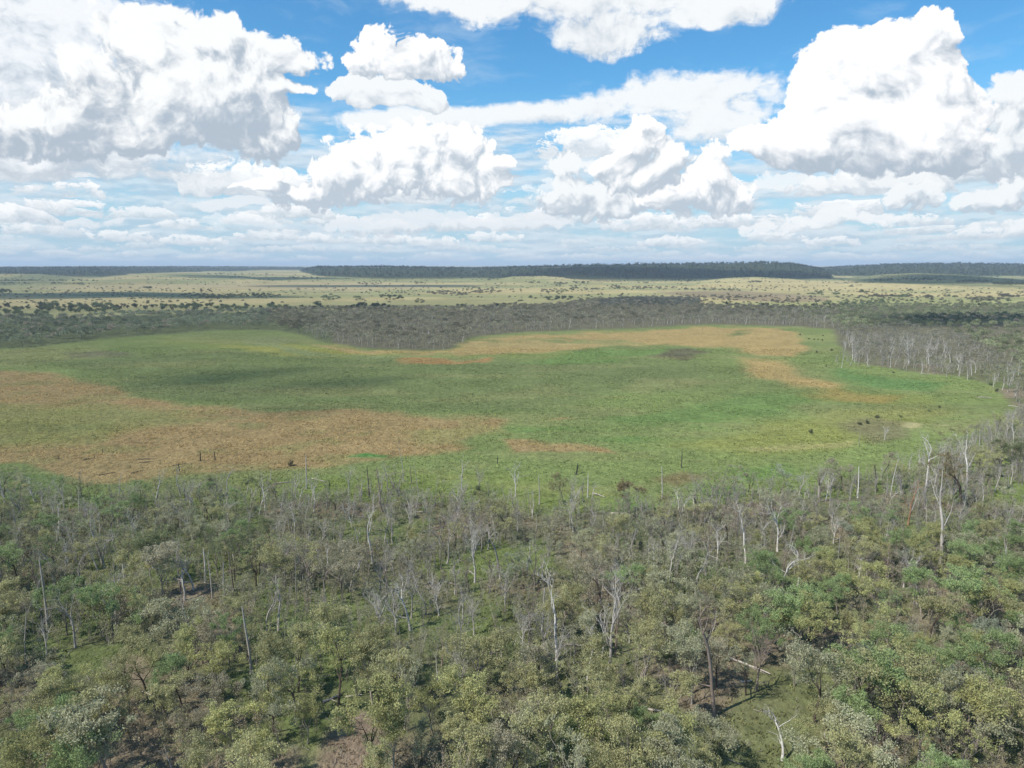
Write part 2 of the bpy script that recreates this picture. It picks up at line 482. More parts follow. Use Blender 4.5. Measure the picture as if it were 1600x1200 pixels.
G_ = lambda r, g, b: (r, g, b)
ORANGE = (0.245, 0.175, 0.088)
GOLD = (0.275, 0.200, 0.092)
PATCH = [
    # colour, softness in rows, polygon in picture coordinates of the shore-line survey
    ((0.145, 0.170, 0.058), 5, [(250, 524), (500, 530), (560, 548), (980, 548), (960, 556), (700, 566), (500, 556), (250, 540)]),
    ((0.116, 0.143, 0.060), 7, [(60, 560), (250, 548), (500, 556), (700, 566), (960, 556), (1100, 560), (1100, 590), (980, 612), (820, 640), (560, 643), (400, 640), (250, 622), (150, 595)]),
    ((0.205, 0.205, 0.060), 3, [(330, 540), (450, 538), (600, 550), (640, 558), (520, 558), (400, 552)]),
    ((0.175, 0.185, 0.080), 5, [(-200, 552), (90, 548), (160, 556), (60, 572), (-200, 585)]),
    ((0.120, 0.118, 0.070), 3, [(100, 553), (180, 549), (200, 553), (150, 558), (100, 558)]),
    ((0.16, 0.185, 0.085), 2.5, [(360, 531), (450, 527), (475, 533), (440, 540), (520, 552), (620, 557), (760, 559), (760, 562), (600, 562), (480, 555), (420, 541), (380, 536)]),
    (ORANGE, 4.0, [(-400, 582), (60, 583), (130, 597), (200, 615), (300, 635), (400, 640), (560, 643), (700, 650), (790, 656), (775, 672), (700, 690), (720, 700), (600, 712), (500, 726), (400, 740), (300, 745), (220, 757), (130, 758), (100, 742), (40, 728), (-400, 735)]),
    ((0.165, 0.18, 0.062), 10, [(-400, 630), (100, 632), (260, 640), (330, 655), (200, 668), (120, 690), (0, 695), (-400, 700)]),
    ((0.20, 0.180, 0.078), 6, [(640, 672), (760, 668), (780, 678), (700, 690), (640, 690)]),
    (ORANGE, 2, [(775, 690), (830, 688), (900, 694), (950, 701), (970, 708), (860, 710), (790, 706)]),
    ((0.06, 0.17, 0.045), 1.5, [(530, 708), (560, 704), (600, 707), (590, 712)]),
    (ORANGE, 1.5, [(862, 653), (880, 651), (893, 654), (875, 657)]),
    ((0.27, 0.205, 0.095), 2.2, [(490, 536), (560, 545), (650, 551), (705, 549), (740, 532), (960, 536), (935, 544), (800, 551), (640, 556), (540, 550)]),
    ((0.255, 0.15, 0.065), 1.8, [(620, 563), (700, 560), (775, 561), (770, 565), (680, 568)]),
    (GOLD, 2.8, [(745, 529), (850, 524), (960, 519), (1080, 511), (1160, 511), (1250, 518), (1252, 545), (1232, 556), (1170, 553), (1130, 545), (1080, 540), (1000, 537), (900, 531), (800, 533)]),
    ((0.10, 0.13, 0.05), 2, [(1130, 524), (1150, 519), (1172, 518), (1160, 523), (1140, 526)]),
    (GOLD, 5, [(1152, 558), (1215, 562), (1250, 580), (1310, 603), (1290, 612), (1230, 600), (1170, 580)]),
    ((0.20, 0.165, 0.06), 4, [(1200, 612), (1300, 610), (1400, 620), (1380, 628), (1260, 622)]),
    ((0.108, 0.162, 0.055), 3, [(820, 566), (900, 550), (1030, 545), (1060, 550), (980, 562), (860, 574)]),
    ((0.095, 0.090, 0.058), 2, [(1010, 558), (1068, 543), (1105, 546), (1062, 560)]),
    ((0.106, 0.162, 0.054), 6, [(785, 672), (940, 652), (1050, 640), (1150, 618), (1230, 608), (1290, 620), (1200, 650), (1080, 665), (1010, 690), (900, 694), (830, 688)]),
    ((0.090, 0.155, 0.055), 4, [(1300, 572), (1400, 590), (1480, 600), (1450, 612), (1330, 600)]),
    ((0.175, 0.185, 0.080), 4, [(960, 610), (1000, 592), (1090, 588), (1115, 597), (1060, 610), (1000, 614)]),
    ((0.180, 0.190, 0.060), 8, [(1060, 696), (1200, 662), (1330, 640), (1420, 622), (1490, 640), (1400, 672), (1300, 700), (1180, 712)]),
    ((0.225, 0.220, 0.095), 2, [(1160, 700), (1230, 692), (1330, 688), (1330, 694), (1240, 702), (1180, 706)]),
    ((0.125, 0.120, 0.066), 5, [(1310, 662), (1360, 652), (1430, 658), (1420, 684), (1360, 690), (1320, 676)]),
    ((0.32, 0.29, 0.16), 1.6, [(1414, 668), (1420, 659), (1440, 656), (1453, 661), (1446, 668), (1430, 671)]),
    ((0.26, 0.25, 0.13), 1.2, [(1468, 661), (1492, 659), (1492, 662), (1470, 663)]),
    ((0.098, 0.150, 0.052), 5, [(940, 800), (980, 765), (1060, 752), (1170, 760), (1180, 778), (1100, 800)]),
    ((0.108, 0.165, 0.054), 5, [(1150, 730), (1230, 722), (1260, 735), (1180, 752)]),
    ((0.135, 0.115, 0.06), 4, [(1030, 748), (1080, 736), (1120, 744), (1070, 758)]),
    ((0.132, 0.165, 0.050), 8, [(-400, 770), (60, 758), (220, 768), (420, 748), (640, 736), (800, 740), (960, 770), (960, 810), (-400, 830)]),
    ((0.110, 0.150, 0.055), 6, [(-400, 735), (30, 728), (110, 745), (100, 762), (-400, 768)]),
]
WFLOOR = [
    ((0.125, 0.15, 0.055), 8, [(90, 1010), (200, 1000), (260, 1035), (200, 1060), (100, 1050)]),
    ((0.125, 0.135, 0.060), 12, [(930, 1200), (990, 1130), (1130, 1120), (1170, 1050), (1300, 1040), (1290, 1130), (1250, 1260), (930, 1260)]),
    ((0.23, 0.175, 0.125), 10, [(480, 1210), (500, 1150), (540, 1100), (600, 1120), (590, 1200)]),
    ((0.23, 0.18, 0.125), 7, [(165, 1040), (190, 1022), (230, 1030), (225, 1060), (180, 1065)]),
    ((0.13, 0.16, 0.055), 8, [(640, 890), (760, 850), (860, 840), (870, 890), (720, 910)]),
    ((0.13, 0.165, 0.055), 6, [(1540, 760), (1600, 740), (1700, 760), (1650, 800), (1560, 790)]),
    ((0.14, 0.12, 0.10), 6, [(1480, 880), (1540, 880), (1545, 915), (1490, 920)]),
    ((0.14, 0.12, 0.10), 6, [(1400, 1010), (1470, 1005), (1480, 1045), (1420, 1045)]),
]
PPATCH = [
    ((0.235, 0.228, 0.108), 3, [(-2000, 486), (200, 480), (500, 472), (900, 462), (1000, 463), (1000, 500), (-2000, 510)]),
    ((0.25, 0.255, 0.11), 2, [(1100, 474), (1300, 468), (1700, 466), (3000, 466), (3000, 490), (1100, 490)]),
    ((0.37, 0.30, 0.165), 1.5, [(100, 447), (500, 441), (760, 446), (560, 456), (350, 452), (200, 452), (0, 452)]),
    ((0.22, 0.225, 0.10), 1.2, [(470, 433), (730, 433), (860, 436), (860, 441), (700, 442), (520, 439)]),
    ((0.22, 0.17, 0.11), 1.2, [(1030, 456), (1150, 454), (1300, 464), (1290, 472), (1180, 471), (1050, 461)]),
    ((0.15, 0.165, 0.085), 1.5, [(1330, 432), (1430, 425), (1560, 432), (1700, 440), (1700, 447), (1500, 443), (1340, 440)]),
    ((0.16, 0.175, 0.095), 1.5, [(-300, 440), (0, 436), (50, 426), (120, 430), (100, 441), (0, 447), (-300, 450)]),
    ((0.10, 0.12, 0.06), 1.2, [(1290, 436), (1340, 440), (1500, 447), (1700, 456), (1700, 452), (1500, 442), (1400, 438), (1300, 433)]),
]


def survey_colours(x, y, z, wood):
    X, Y, d = project(x, y, z)
    ok = d > 5
    X = np.where(ok, X, 800 + (X - 800) * 0); Y = np.where(ok, Y, 2500)
    n1 = fbm(x, y, 60, 4); n2 = fbm(x + 500, y - 90, 26, 4)
    wx = (n1 - 0.5) * 46; wy = (n2 - 0.5) * np.clip((Y - 413) * 0.10, 1, 18)
    Xw, Yw = X + wx, Y + wy
    c = np.zeros((len(x), 3))
    floor_a = np.array((0.125, 0.132, 0.065)); floor_b = np.array((0.190, 0.155, 0.105)); floor_c = np.array((0.125, 0.155, 0.055))
    n = fbm(x, y, 17, 4)[:, None]; n3 = fbm(x + 900, y + 333, 24, 4)[:, None]
    c[:] = floor_a * (1 - sstep(n, .42, .62)) + floor_b * sstep(n, .42, .62)
    c = c + (floor_c - c) * sstep(n3, .50, .62) * 0.85
    for col, soft, pl in WFLOOR:
        m = poly_mask(Xw, Yw, pl, soft, 1.5)[:, None] * 0.9
        c = c * (1 - m) + np.array(col) * m
    far = sstep(Y, 600, 560)[:, None] if False else (1 - sstep(Y, 545, 600))[:, None]
    fl = np.where((X < 520)[:, None], np.array((0.105, 0.118, 0.060)), np.array((0.125, 0.117, 0.075)))
    c = c * (1 - far) + fl * far
    m = poly_mask(X + wx * .3, Y + wy * .3, LAGOON, 2.0)[:, None]
    lg = np.tile(np.array((0.132, 0.168, 0.062)), (len(x), 1))
    lg = lg * (0.85 + 0.3 * fbm(x, y, 90, 3))[:, None]
    s1 = fbm(x * .35 + 11, y * 1.1, 22, 4)[:, None]; s2 = fbm(x * .3 - 70, y, 40, 4)[:, None]
    for col, soft, pl in PATCH:
        k = poly_mask(Xw, Yw, pl, soft)[:, None]
        st = 0.92 if soft < 7 else 0.75
        if col == ORANGE:                       # rusty weed, ragged with green showing through it
            g = fbm(x - 50, y + 77, 13, 4)[:, None]
            st = 0.93 - 0.30 * sstep(g, .52, .72)
        lg = lg * (1 - k * st) + np.array(col) * k * st
    fr = fbm(x, y, 7, 3)[:, None]
    lg = lg * (0.90 + 0.2 * fr)
    orr = sstep(lg[:, :1] / lg[:, 1:2], 1.0, 1.25)
    q = sstep(s1, .50, .68) * .38 * (1 - .7 * orr); lg = lg * (1 - q) + np.array((0.185, 0.180, 0.085)) * q
    q = sstep(s2, .50, .68) * .35 * (1 - .75 * orr); lg = lg * (1 - q) + np.array((0.090, 0.115, 0.052)) * q
    lg = lg * np.array([1.16, 1.14, 1.08])
    c = c * (1 - m) + lg * m
    m = poly_mask(X, Y, PLAIN, 1.0)[:, None] * (y > 300)[:, None]
    n = fbm(x, y * 2.2, 420, 5)[:, None]; n4 = fbm(x, y, 60, 4)[:, None]
    pc = np.array((0.365, 0.305, 0.150)) * (1 - sstep(n, .42, .60)) + np.array((0.250, 0.245, 0.115)) * sstep(n, .42, .60)
    for col, soft, pl in PPATCH:
        k = poly_mask(X + wx * .4, Y + (n2 - .5) * 3, pl, soft, 8.0)[:, None] * 0.8
        pc = pc * (1 - k) + np.array(col) * k
    pc = pc * (0.82 + 0.36 * n4)
    c = c * (1 - m) + pc * m
    c = np.where(wood[:, None] > 0.5, np.array((0.040, 0.052, 0.030)), c)  # wooded ranges: dark forest tone with cloud shade put into the colour
    return c


# ------------------------------------------------------------------ materials
def new_mat(name):
    m = bpy.data.materials.new(name)
    m.use_nodes = True
    g = NT(m.node_tree)
    out = g.n('ShaderNodeOutputMaterial')
    return m, g, out


def leaf_mat(name, per_object):
    m, g, out = new_mat(name)
    if per_object:
        oi = g.n('ShaderNodeObjectInfo'); c = oi.outputs['Color']
    else:
        at = g.n('ShaderNodeAttribute'); at.attribute_name = 'tint'; c = at.outputs['Color']
    geo = g.n('ShaderNodeNewGeometry')
    n = g.noise(geo.outputs['Position'], 0.9, 3, 0.6)
    k = g.m('MULTIPLY_ADD', n, 1.5, 0.30)
    nd = g.n('ShaderNodeVectorMath', operation='SCALE')
    g.link(c, nd.inputs[0]); g.link(k, nd.inputs[3])
    # every leaf spray differs a little: some old and yellow, some grey
    rp = g.ramp(geo.outputs['Random Per Island'], 0.72, 1.0)
    c2 = g.mix(g.m('MULTIPLY', rp, 0.45), nd.outputs[0], (0.24, 0.215, 0.13))
    d = g.n('ShaderNodeBsdfDiffuse'); g.link(c2, d.inputs[0])
    t = g.n('ShaderNodeBsdfTranslucent'); g.link(c2, t.inputs[0])
    mx = g.n('ShaderNodeMixShader'); mx.inputs[0].default_value = 0.38
    g.link(d.outputs[0], mx.inputs[1]); g.link(t.outputs[0], mx.inputs[2])
    g.link(mx.outputs[0], out.inputs[0])
    return m


def wood_mat(name, per_object=True, base=None):
    m, g, out = new_mat(name)
    if base is not None:
        rgb = g.n('ShaderNodeRGB'); rgb.outputs[0].default_value = (*base, 1); c = rgb.outputs[0]
    elif per_object:
        oi = g.n('ShaderNodeObjectInfo'); c = oi.outputs['Color']
    else:
        at = g.n('ShaderNodeAttribute'); at.attribute_name = 'tint'; c = at.outputs['Color']
    tc = g.n('ShaderNodeTexCoord')
    n = g.noise(g.v('MULTIPLY', tc.outputs['Object'], (1.5, 1.5, 0.5)), 2.2, 5, 0.65)
    k = g.m('MULTIPLY_ADD', n, 1.3, 0.35)
    nd = g.n('ShaderNodeVectorMath', operation='SCALE')
    g.link(c, nd.inputs[0]); g.link(k, nd.inputs[3])
    n2 = g.noise(g.v('MULTIPLY', tc.outputs['Object'], (1, 1, 0.35)), 1.1, 3, 0.5)
    c2 = g.mix(g.m('MULTIPLY', g.ramp(n2, .55, .75), .55), nd.outputs[0], (0.10, 0.07, 0.05))
    d = g.n('ShaderNodeBsdfDiffuse'); g.link(c2, d.inputs[0])
    g.link(d.outputs[0], out.inputs[0])
    return m


LEAF_O = leaf_mat('gum_leaves', True)
LEAF_T = leaf_mat('woodland_leaves', False)
WOOD_O = wood_mat('weathered_timber', True)
WOOD_T = wood_mat('woodland_timber', False)
BARK_DARK = wood_mat('dark_bark', base=(0.085, 0.065, 0.052))
BARK_GREY = wood_mat('grey_bark', base=(0.19, 0.165, 0.14))
BARK_PALE = wood_mat('pale_bark', base=(0.33, 0.28, 0.23))
CHAR = wood_mat('charred_timber', base=(0.05, 0.045, 0.04))


def ground_mat():
    m, g, out = new_mat('land_surface')
    at = g.n('ShaderNodeAttribute'); at.attribute_name = 'tint'
    geo = g.n('ShaderNodeNewGeometry')
    pos = geo.outputs['Position']
    c = at.outputs['Color']
    n1 = g.noise(pos, 0.35, 5, 0.65)
    n2 = g.noise(pos, 0.045, 5, 0.6)
    n3 = g.voro(pos, 0.55, 2, 0.6)
    k = g.m('MAXIMUM', g.m('MULTIPLY_ADD', n1, 1.5, g.m('MULTIPLY_ADD', n2, 0.6, -0.03)), 0.3)
    c = g.mix(1.0, c, g.mix(1.0, (0, 0, 0), (1, 1, 1)), 'MULTIPLY')
    nd = g.n('ShaderNodeVectorMath', operation='SCALE')
    g.link(c, nd.inputs[0]); g.link(k, nd.inputs[3])
    # pale dry tufts and darker sedge clumps
    tuft = g.ramp(g.noise(g.v('MULTIPLY', pos, (0.45, 1.0, 1)), 0.30, 7, 0.8), 0.54, 0.66)
    c = g.mix(g.m('MULTIPLY', tuft, 0.34), nd.outputs[0], (0.27, 0.27, 0.13))
    clump = g.ramp(g.noise(g.v('ADD', pos, (71, 13, 0)), 0.24, 7, 0.8), 0.55, 0.66)
    c = g.mix(g.m('MULTIPLY', clump, 0.40), c, (0.045, 0.065, 0.028))
    d = g.n('ShaderNodeBsdfDiffuse')
    d.inputs['Roughness'].default_value = 0.6
    g.link(c, d.inputs[0])
    bp = g.n('ShaderNodeBump'); bp.inputs['Strength'].default_value = 0.9; bp.inputs['Distance'].default_value = 1.1
    hgt = g.m('ADD', g.noise(pos, 0.7, 5, 0.7), g.m('MULTIPLY', n3, -0.5))
    g.link(hgt, bp.inputs['Height']); g.link(bp.outputs[0], d.inputs['Normal'])
    g.link(d.outputs[0], out.inputs[0])
    return m


# ------------------------------------------------------------------ the ground, one sheet to the horizon
def build_ground():
    az = np.radians(np.concatenate([np.linspace(-180, -46, 30)[:-1], np.linspace(-46, 46, 720), np.linspace(46, 180, 30)[1:]]))
    r = [6.0]
    while r[-1] < 60: r.append(r[-1] + 6)
    while r[-1] < 9000: r.append(r[-1] * 1.0075)
    while r[-1] < 30000: r.append(r[-1] * 1.05)
    r = np.array(r)
    A, R = np.meshgrid(az, r)
    x = (R * np.sin(A)).ravel(); y = (R * np.cos(A)).ravel()
    z, wood = terrain(x, y, True)
    c = survey_colours(x, y, z, wood)
    na, nr = len(az), len(r)
    i, j = np.meshgrid(np.arange(nr - 1), np.arange(na - 1), indexing='ij')
    a = (i * na + j).ravel()
    Q = np.stack([a, a + 1, a + na + 1, a + na], 1)[:, ::-1]
    V = np.stack([x, y, z], 1)
    # the middle disc
    k0 = len(V)
    V = np.vstack([V, [[0, 0, 0]]]); c = np.vstack([c, c[:1]])
    j = np.arange(0, na - 2, 2)
    Qc = np.stack([np.full(len(j), k0), j, j + 1, j + 2], 1)[:, ::-1]
    Q = np.vstack([Q, Qc])
    me = mesh_quads('ground', V, Q, [ground_mat()], tint=c, smooth=True)
    o = bpy.data.objects.new('ground', me)
    COL.link(o)
    tag(o, kind='structure')


build_ground()


# ------------------------------------------------------------------ tree makers
class MB:
    def __init__(self): self.V = []; self.Q = []; self.n = 0

    def add(self, V, Q):
        self.V.append(np.asarray(V)); self.Q.append(np.asarray(Q) + self.n); self.n += len(V)

    def tube(self, pts, rad, k=5):
        pts = np.asarray(pts, float); n = len(pts)
        tan = np.gradient(pts, axis=0)
        tan /= np.linalg.norm(tan, axis=1)[:, None] + 1e-9
        ref = np.array([0.31, 0.95, 0.05])
        u = np.cross(tan, ref); u /= np.linalg.norm(u, axis=1)[:, None] + 1e-9
        v = np.cross(tan, u)
        a = np.arange(k) / k * 2 * np.pi
        rad = np.asarray(rad, float)
        V = pts[:, None, :] + rad[:, None, None] * (np.cos(a)[None, :, None] * u[:, None, :] + np.sin(a)[None, :, None] * v[:, None, :])
        V = V.reshape(-1, 3)
        i, j = np.meshgrid(np.arange(n - 1), np.arange(k), indexing='ij')
        b = (i * k + j).ravel(); c = (i * k + (j + 1) % k).ravel()
        Q = np.stack([b, c, c + k, b + k], 1)
        self.add(V, Q)

    def get(self):
        return np.vstack(self.V), np.vstack(self.Q)


def wander(rg, p, d, L, n, bend, up=0.0):
    pts = [np.array(p, float)]; d = np.array(d, float)
    for i in range(n):
        d = d + rg.normal(0, bend, 3); d[2] += up; d /= np.linalg.norm(d)
        pts.append(pts[-1] + d * L / n)
    return pts, d


def limb_dir(rg, d, ang, roll):
    d = d / np.linalg.norm(d)
    a = np.cross(d, [0.2, 0.3, 0.93]) if abs(d[2]) < .9 else np.cross(d, [1, 0.1, 0])
    a /= np.linalg.norm(a); b = np.cross(d, a)
    return d * math.cos(ang) + (a * math.cos(roll) + b * math.sin(roll)) * math.sin(ang)


def skeleton(rg, Ht, fork, nl, spread, lean=0.0, trunk_r=0.22, levels=3, twig=3, crook=0.10, snag=False, up=0.05):
    """trunk tubes, branch tubes and branch ends of one tree"""
    T, B = MB(), MB(); ends = []
    d0 = np.array([math.sin(lean), 0.0, math.cos(lean)])
    roll0 = rg.random() * 6.28
    pts, d = wander(rg, (0, 0, -0.4), d0, Ht * fork + .4, 7, crook * .5)
    rr = np.linspace(trunk_r * 1.15, trunk_r * .72, 8); rr[0] *= 1.25
    T.tube(pts, rr, 7)
    if snag:
        q, _ = wander(rg, pts[-1], d, Ht * (1 - fork), 4, crook)
        T.tube(q, np.linspace(trunk_r * .72, trunk_r * .3, 5), 6)
        starts = [(q[i], d, trunk_r * .3, Ht * .16) for i in (1, 2, 3)]
        for i, (p, dd, r0, L) in enumerate(starts[:nl]):
            dr = limb_dir(rg, dd, rg.uniform(.7, 1.2), rg.random() * 6.28)
            s, _ = wander(rg, p, dr, L * rg.uniform(.5, 1.2), 3, .2, .08)
            B.tube(s, np.linspace(r0, r0 * .3, 4), 4)
        if nl == 0:
            s, _ = wander(rg, q[2], limb_dir(rg, d, .9, 1.0), Ht * .05, 2, .1)
            B.tube(s, [r0 for r0 in (trunk_r * .25, trunk_r * .2, trunk_r * .1)], 4)
        return T, B, ends

    def branch(p, d, L, r, lev):
        n = 4 if lev <= 1 else 3
        q, dd = wander(rg, p, d, L, n, crook * (1.3 + .3 * lev), up)
        tip = r * (.55 if lev < levels else .25)
        B.tube(q, np.linspace(r, tip, n + 1), 5 if lev <= 1 else (4 if lev == 2 else 3))
        if lev >= levels:
            ends.append(q[-1]); return
        k = 2 if lev == 1 else twig
        r0 = rg.random() * 6.28
        for i in range(k):
            at = q[-1] if i < 2 else q[-2]
            branch(at, limb_dir(rg, dd, rg.uniform(.3, .75), r0 + i * 6.28 / k + rg.normal(0, .3)), L * rg.uniform(.5, .78), tip * rg.uniform(.7, .95), lev + 1)
        if rg.random() < .5 and lev <= 2:
            branch(q[2], limb_dir(rg, dd, rg.uniform(.6, 1.1), rg.random() * 6.28), L * rg.uniform(.35, .55), tip * .6, min(lev + 2, levels))
    for i in range(nl):
        L = Ht * (1 - fork) * rg.uniform(.45, .62)
        at = pts[-1] if i < 2 or nl <= 2 else pts[-2 - (i % 2)]
        sp = spread * rg.uniform(.55, 1.1) if i else spread * .35
        branch(at, limb_dir(rg, d, sp, roll0 + i * 6.28 / nl + rg.normal(0, .25)), L, trunk_r * .62 * rg.uniform(.75, 1.05), 1)
    return T, B, ends


def dead_skeleton(rg, Ht, kind, r0=.2):
    T, B = MB(), MB()
    lean = dict(leaning=.38, crooked=.10).get(kind, rg.uniform(0, .07))
    crook = dict(crooked=.17, pole=.04, slender=.06, twiggy=.08).get(kind, .10)
    frac = dict(forked=.48, spreading=.42, pole=.95, twiggy=.40, leaning=.62, crooked=.60, slender=.80)[kind]
    p, d = wander(rg, (0, 0, -.4), (math.sin(lean), 0, math.cos(lean)), Ht * frac + .4, 8, crook * .6)
    end = dict(pole=.45, slender=.35).get(kind, .62)
    rr = np.linspace(r0, r0 * end, 9); rr[0] *= 1.45; rr[1] *= 1.1
    T.tube(p, rr, 7)

    def limb(at, dd, L, r, lev, B=B):
        n = 5 if lev == 0 else 3
        q, d2 = wander(rg, at, dd, L, n, crook * .9 + .07 + .03 * lev, .10)
        r1 = r * (.42 if lev < 2 else .3)
        B.tube(q, np.linspace(r, r1, n + 1), 5 if lev == 0 else (4 if lev == 1 else 3))
        if lev >= 3: return
        ro = rg.random() * 6.28
        kids = {0: 4, 1: 3, 2: 3}[lev]
        if kind == 'twiggy': kids += 1
        for i in range(kids):
            k = n if i == 0 else int(rg.integers(1, n + 1))
            f = 1 - k / n * .5
            if lev == 2 and rg.random() < .25: continue
            limb(q[k], limb_dir(rg, d2, rg.uniform(.25, .85), ro + i * 2.3), L * rg.uniform(.35, .62) * (.8 + .4 * f), max(.014, r * (.30 + .30 * f) * rg.uniform(.6, .9)), lev + 1, B)
    rem = Ht * (1 - frac)
    n = dict(forked=2, spreading=4, pole=1, twiggy=5, leaning=2, crooked=2, slender=2)[kind]
    ro = rg.random() * 6.28
    sp = dict(forked=.42, spreading=.62, twiggy=.36, leaning=.5, crooked=.5, slender=.5, pole=.5)[kind]
    for i in range(n):
        limb(p[-1], limb_dir(rg, d, (sp * rg.uniform(.6, 1.1)) if i else sp * .35, ro + i * 6.28 / max(n, 1) + rg.normal(0, .3)), rem * rg.uniform(.52, .68), r0 * end * (.85 if i == 0 else rg.uniform(.45, .72)), 0 if kind not in ('slender', 'pole') else 1)
    # side limbs lower down and broken stubs
    for i in range(dict(pole=3, slender=3, forked=2, twiggy=4).get(kind, 3)):
        k = int(rg.integers(3, 8))
        long = kind not in ('pole', 'slender') and rg.random() < .75
        limb(p[k], limb_dir(rg, d, rg.uniform(.6, 1.1), rg.random() * 6.28), Ht * (rg.uniform(.16, .28) if long else rg.uniform(.04, .10)), r0 * (.36 if long else .28), 1 if long else 3, T)
    return T, B, []


def leaf_cloud(rg, centres, radii, per, size, flat=.75, droop=.6):
    """small drooping leaf sprays (narrow rhombs) scattered through each clump"""
    C = np.repeat(np.asarray(centres), per, axis=0); R = np.repeat(np.asarray(radii), per)
    n = len(C)
    v = rg.normal(size=(n, 3)); v /= np.linalg.norm(v, axis=1)[:, None]
    rad = rg.random(n) ** .45
    P = C + v * (rad * R)[:, None] * np.array([1, 1, flat])
    L = size * rg.uniform(.6, 1.4, n)
    a = rg.normal(size=(n, 3)); a[:, 2] -= droop * 1.2; a /= np.linalg.norm(a, axis=1)[:, None]
    b = np.cross(a, rg.normal(size=(n, 3))); b /= np.linalg.norm(b, axis=1)[:, None] + 1e-9
    a = a * (L * .5)[:, None]; b = b * (L * .22)[:, None]
    V = np.stack([P - a, P + b, P + a, P - b], 1).reshape(-1, 3)
    Q = np.arange(n * 4).reshape(n, 4)
    return V, Q


def sp_tips(rg, ends, extra, jit):
    c = np.array(ends)
    if extra:
        k = rg.integers(0, len(c), extra)
        c = np.vstack([c, c[k] + rg.normal(0, jit, (extra, 3)) * np.array([1, 1, .6])])
    return c


def mk(name, mb, mat):
    V, Q = mb.get()
    return mesh_quads(name, V, Q, [mat], smooth=True), V, Q


GUM, DEAD, SAP, PAD = [], [], [], []
BARKS = [BARK_DARK, BARK_GREY, BARK_DARK, BARK_PALE]
for i in range(14):
    rg = np.random.default_rng(100 + i)
    Ht = 9.0
    fork = rg.uniform(.28, .46)
    nl = int(rg.integers(3, 6))
    sparse = i >= 10
    T, B, ends = skeleton(rg, Ht, fork, nl, rg.uniform(.45, .75), lean=rg.uniform(0, .20), trunk_r=.16, levels=3, twig=2 if i % 2 else 3, crook=.13)
    c = sp_tips(rg, ends, 16 if sparse else 44, .75)
    c = c[c[:, 2] > 3.3]
    zt = c[:, 2].max()
    rad = rg.uniform(.40, .95, len(c)) * (.75 if sparse else 1)
    N = 2000 if sparse else 6000
    V, Q = leaf_cloud(rg, c, rad, max(12, N // len(c)), .235 if not sparse else .21)
    # a few low hanging and stray sprays round the clumps
    V2, Q2 = leaf_cloud(rg, c, rad * 1.6, max(2, N // len(c) // 6), .22)
    V = np.vstack([V, V2]); Q = np.vstack([Q, Q2 + len(V) - len(V2)])
    hh = V[:, 2].max()
    tm, tV, tQ = None, None, None
    W = MB(); W.add(*T.get()); W.add(*B.get())
    tm, tV, tQ = mk('trunk', W, BARKS[i % 4])
    cm = mesh_quads('crown', V, Q, [LEAF_O])
    GUM.append(dict(trunk=tm, crown=cm, h=hh, sparse=sparse, wood=(tV, tQ), c=c, rad=rad, tilt=fork, leaf=(V, Q), bark=i % 4, nl=nl))

DEAD_KIND = ['forked', 'spreading', 'pole', 'twiggy', 'leaning', 'forked', 'spreading', 'pole', 'crooked', 'twiggy', 'slender', 'slender', 'crooked', 'twiggy']
for i, kd in enumerate(DEAD_KIND):
    rg = np.random.default_rng(500 + i * 3)
    T, B, ends = dead_skeleton(rg, 10.0, kd, dict(slender=.12, pole=.2, leaning=.2).get(kd, .19))
    tm, tV, tQ = mk('trunk', T, WOOD_O)
    bm_, bV, bQ = mk('bare_branches', B, WOOD_O)
    top = max(tV[:, 2].max(), bV[:, 2].max())
    k = int(np.argmax(np.concatenate([tV[:, 2], bV[:, 2]])))
    tx = np.vstack([tV, bV])[k]
    DEAD.append(dict(trunk=tm, br=bm_, h=top, kind=kd, top=tx, V=np.vstack([tV, bV]), Q=np.vstack([tQ, bQ + len(tV)])))

for i in range(8):
    rg = np.random.default_rng(900 + i)
    W = MB(); tips = []
    ns = int(rg.integers(2, 5))
    for s in range(ns):
        ang = rg.uniform(.02, .22); ro = rg.random() * 6.28
        d = np.array([math.sin(ang) * math.cos(ro), math.sin(ang) * math.sin(ro), math.cos(ang)])
        L = rg.uniform(3.2, 5.2)
        p, dd = wander(rg, (rg.normal(0, .3), rg.normal(0, .3), -.2), d, L, 5, .07)
        W.tube(p, np.linspace(.055, .02, 6), 4)
        for q in (p[2], p[3], p[4], p[4], p[5]):
            dr = limb_dir(rg, dd, rg.uniform(.4, .9), rg.random() * 6.28)
            t, _ = wander(rg, q, dr, rg.uniform(.5, 1.3), 3, .15, .08)
            W.tube(t, [.022, .017, .013, .008], 3)
            tips += [t[-1], t[-2]]
    tips = np.array(tips)
    n = 9 if i < 5 else 4
    V, Q = leaf_cloud(rg, tips, rg.uniform(.3, .6, len(tips)), n, .26)
    sm, sV, sQ = mk('stem', W, BARK_GREY if i % 2 else BARK_PALE)
    fm = mesh_quads('foliage', V, Q, [LEAF_O])
    SAP.append(dict(stem=sm, fol=fm, h=V[:, 2].max(), wood=(sV, sQ), leaf=(V, Q)))

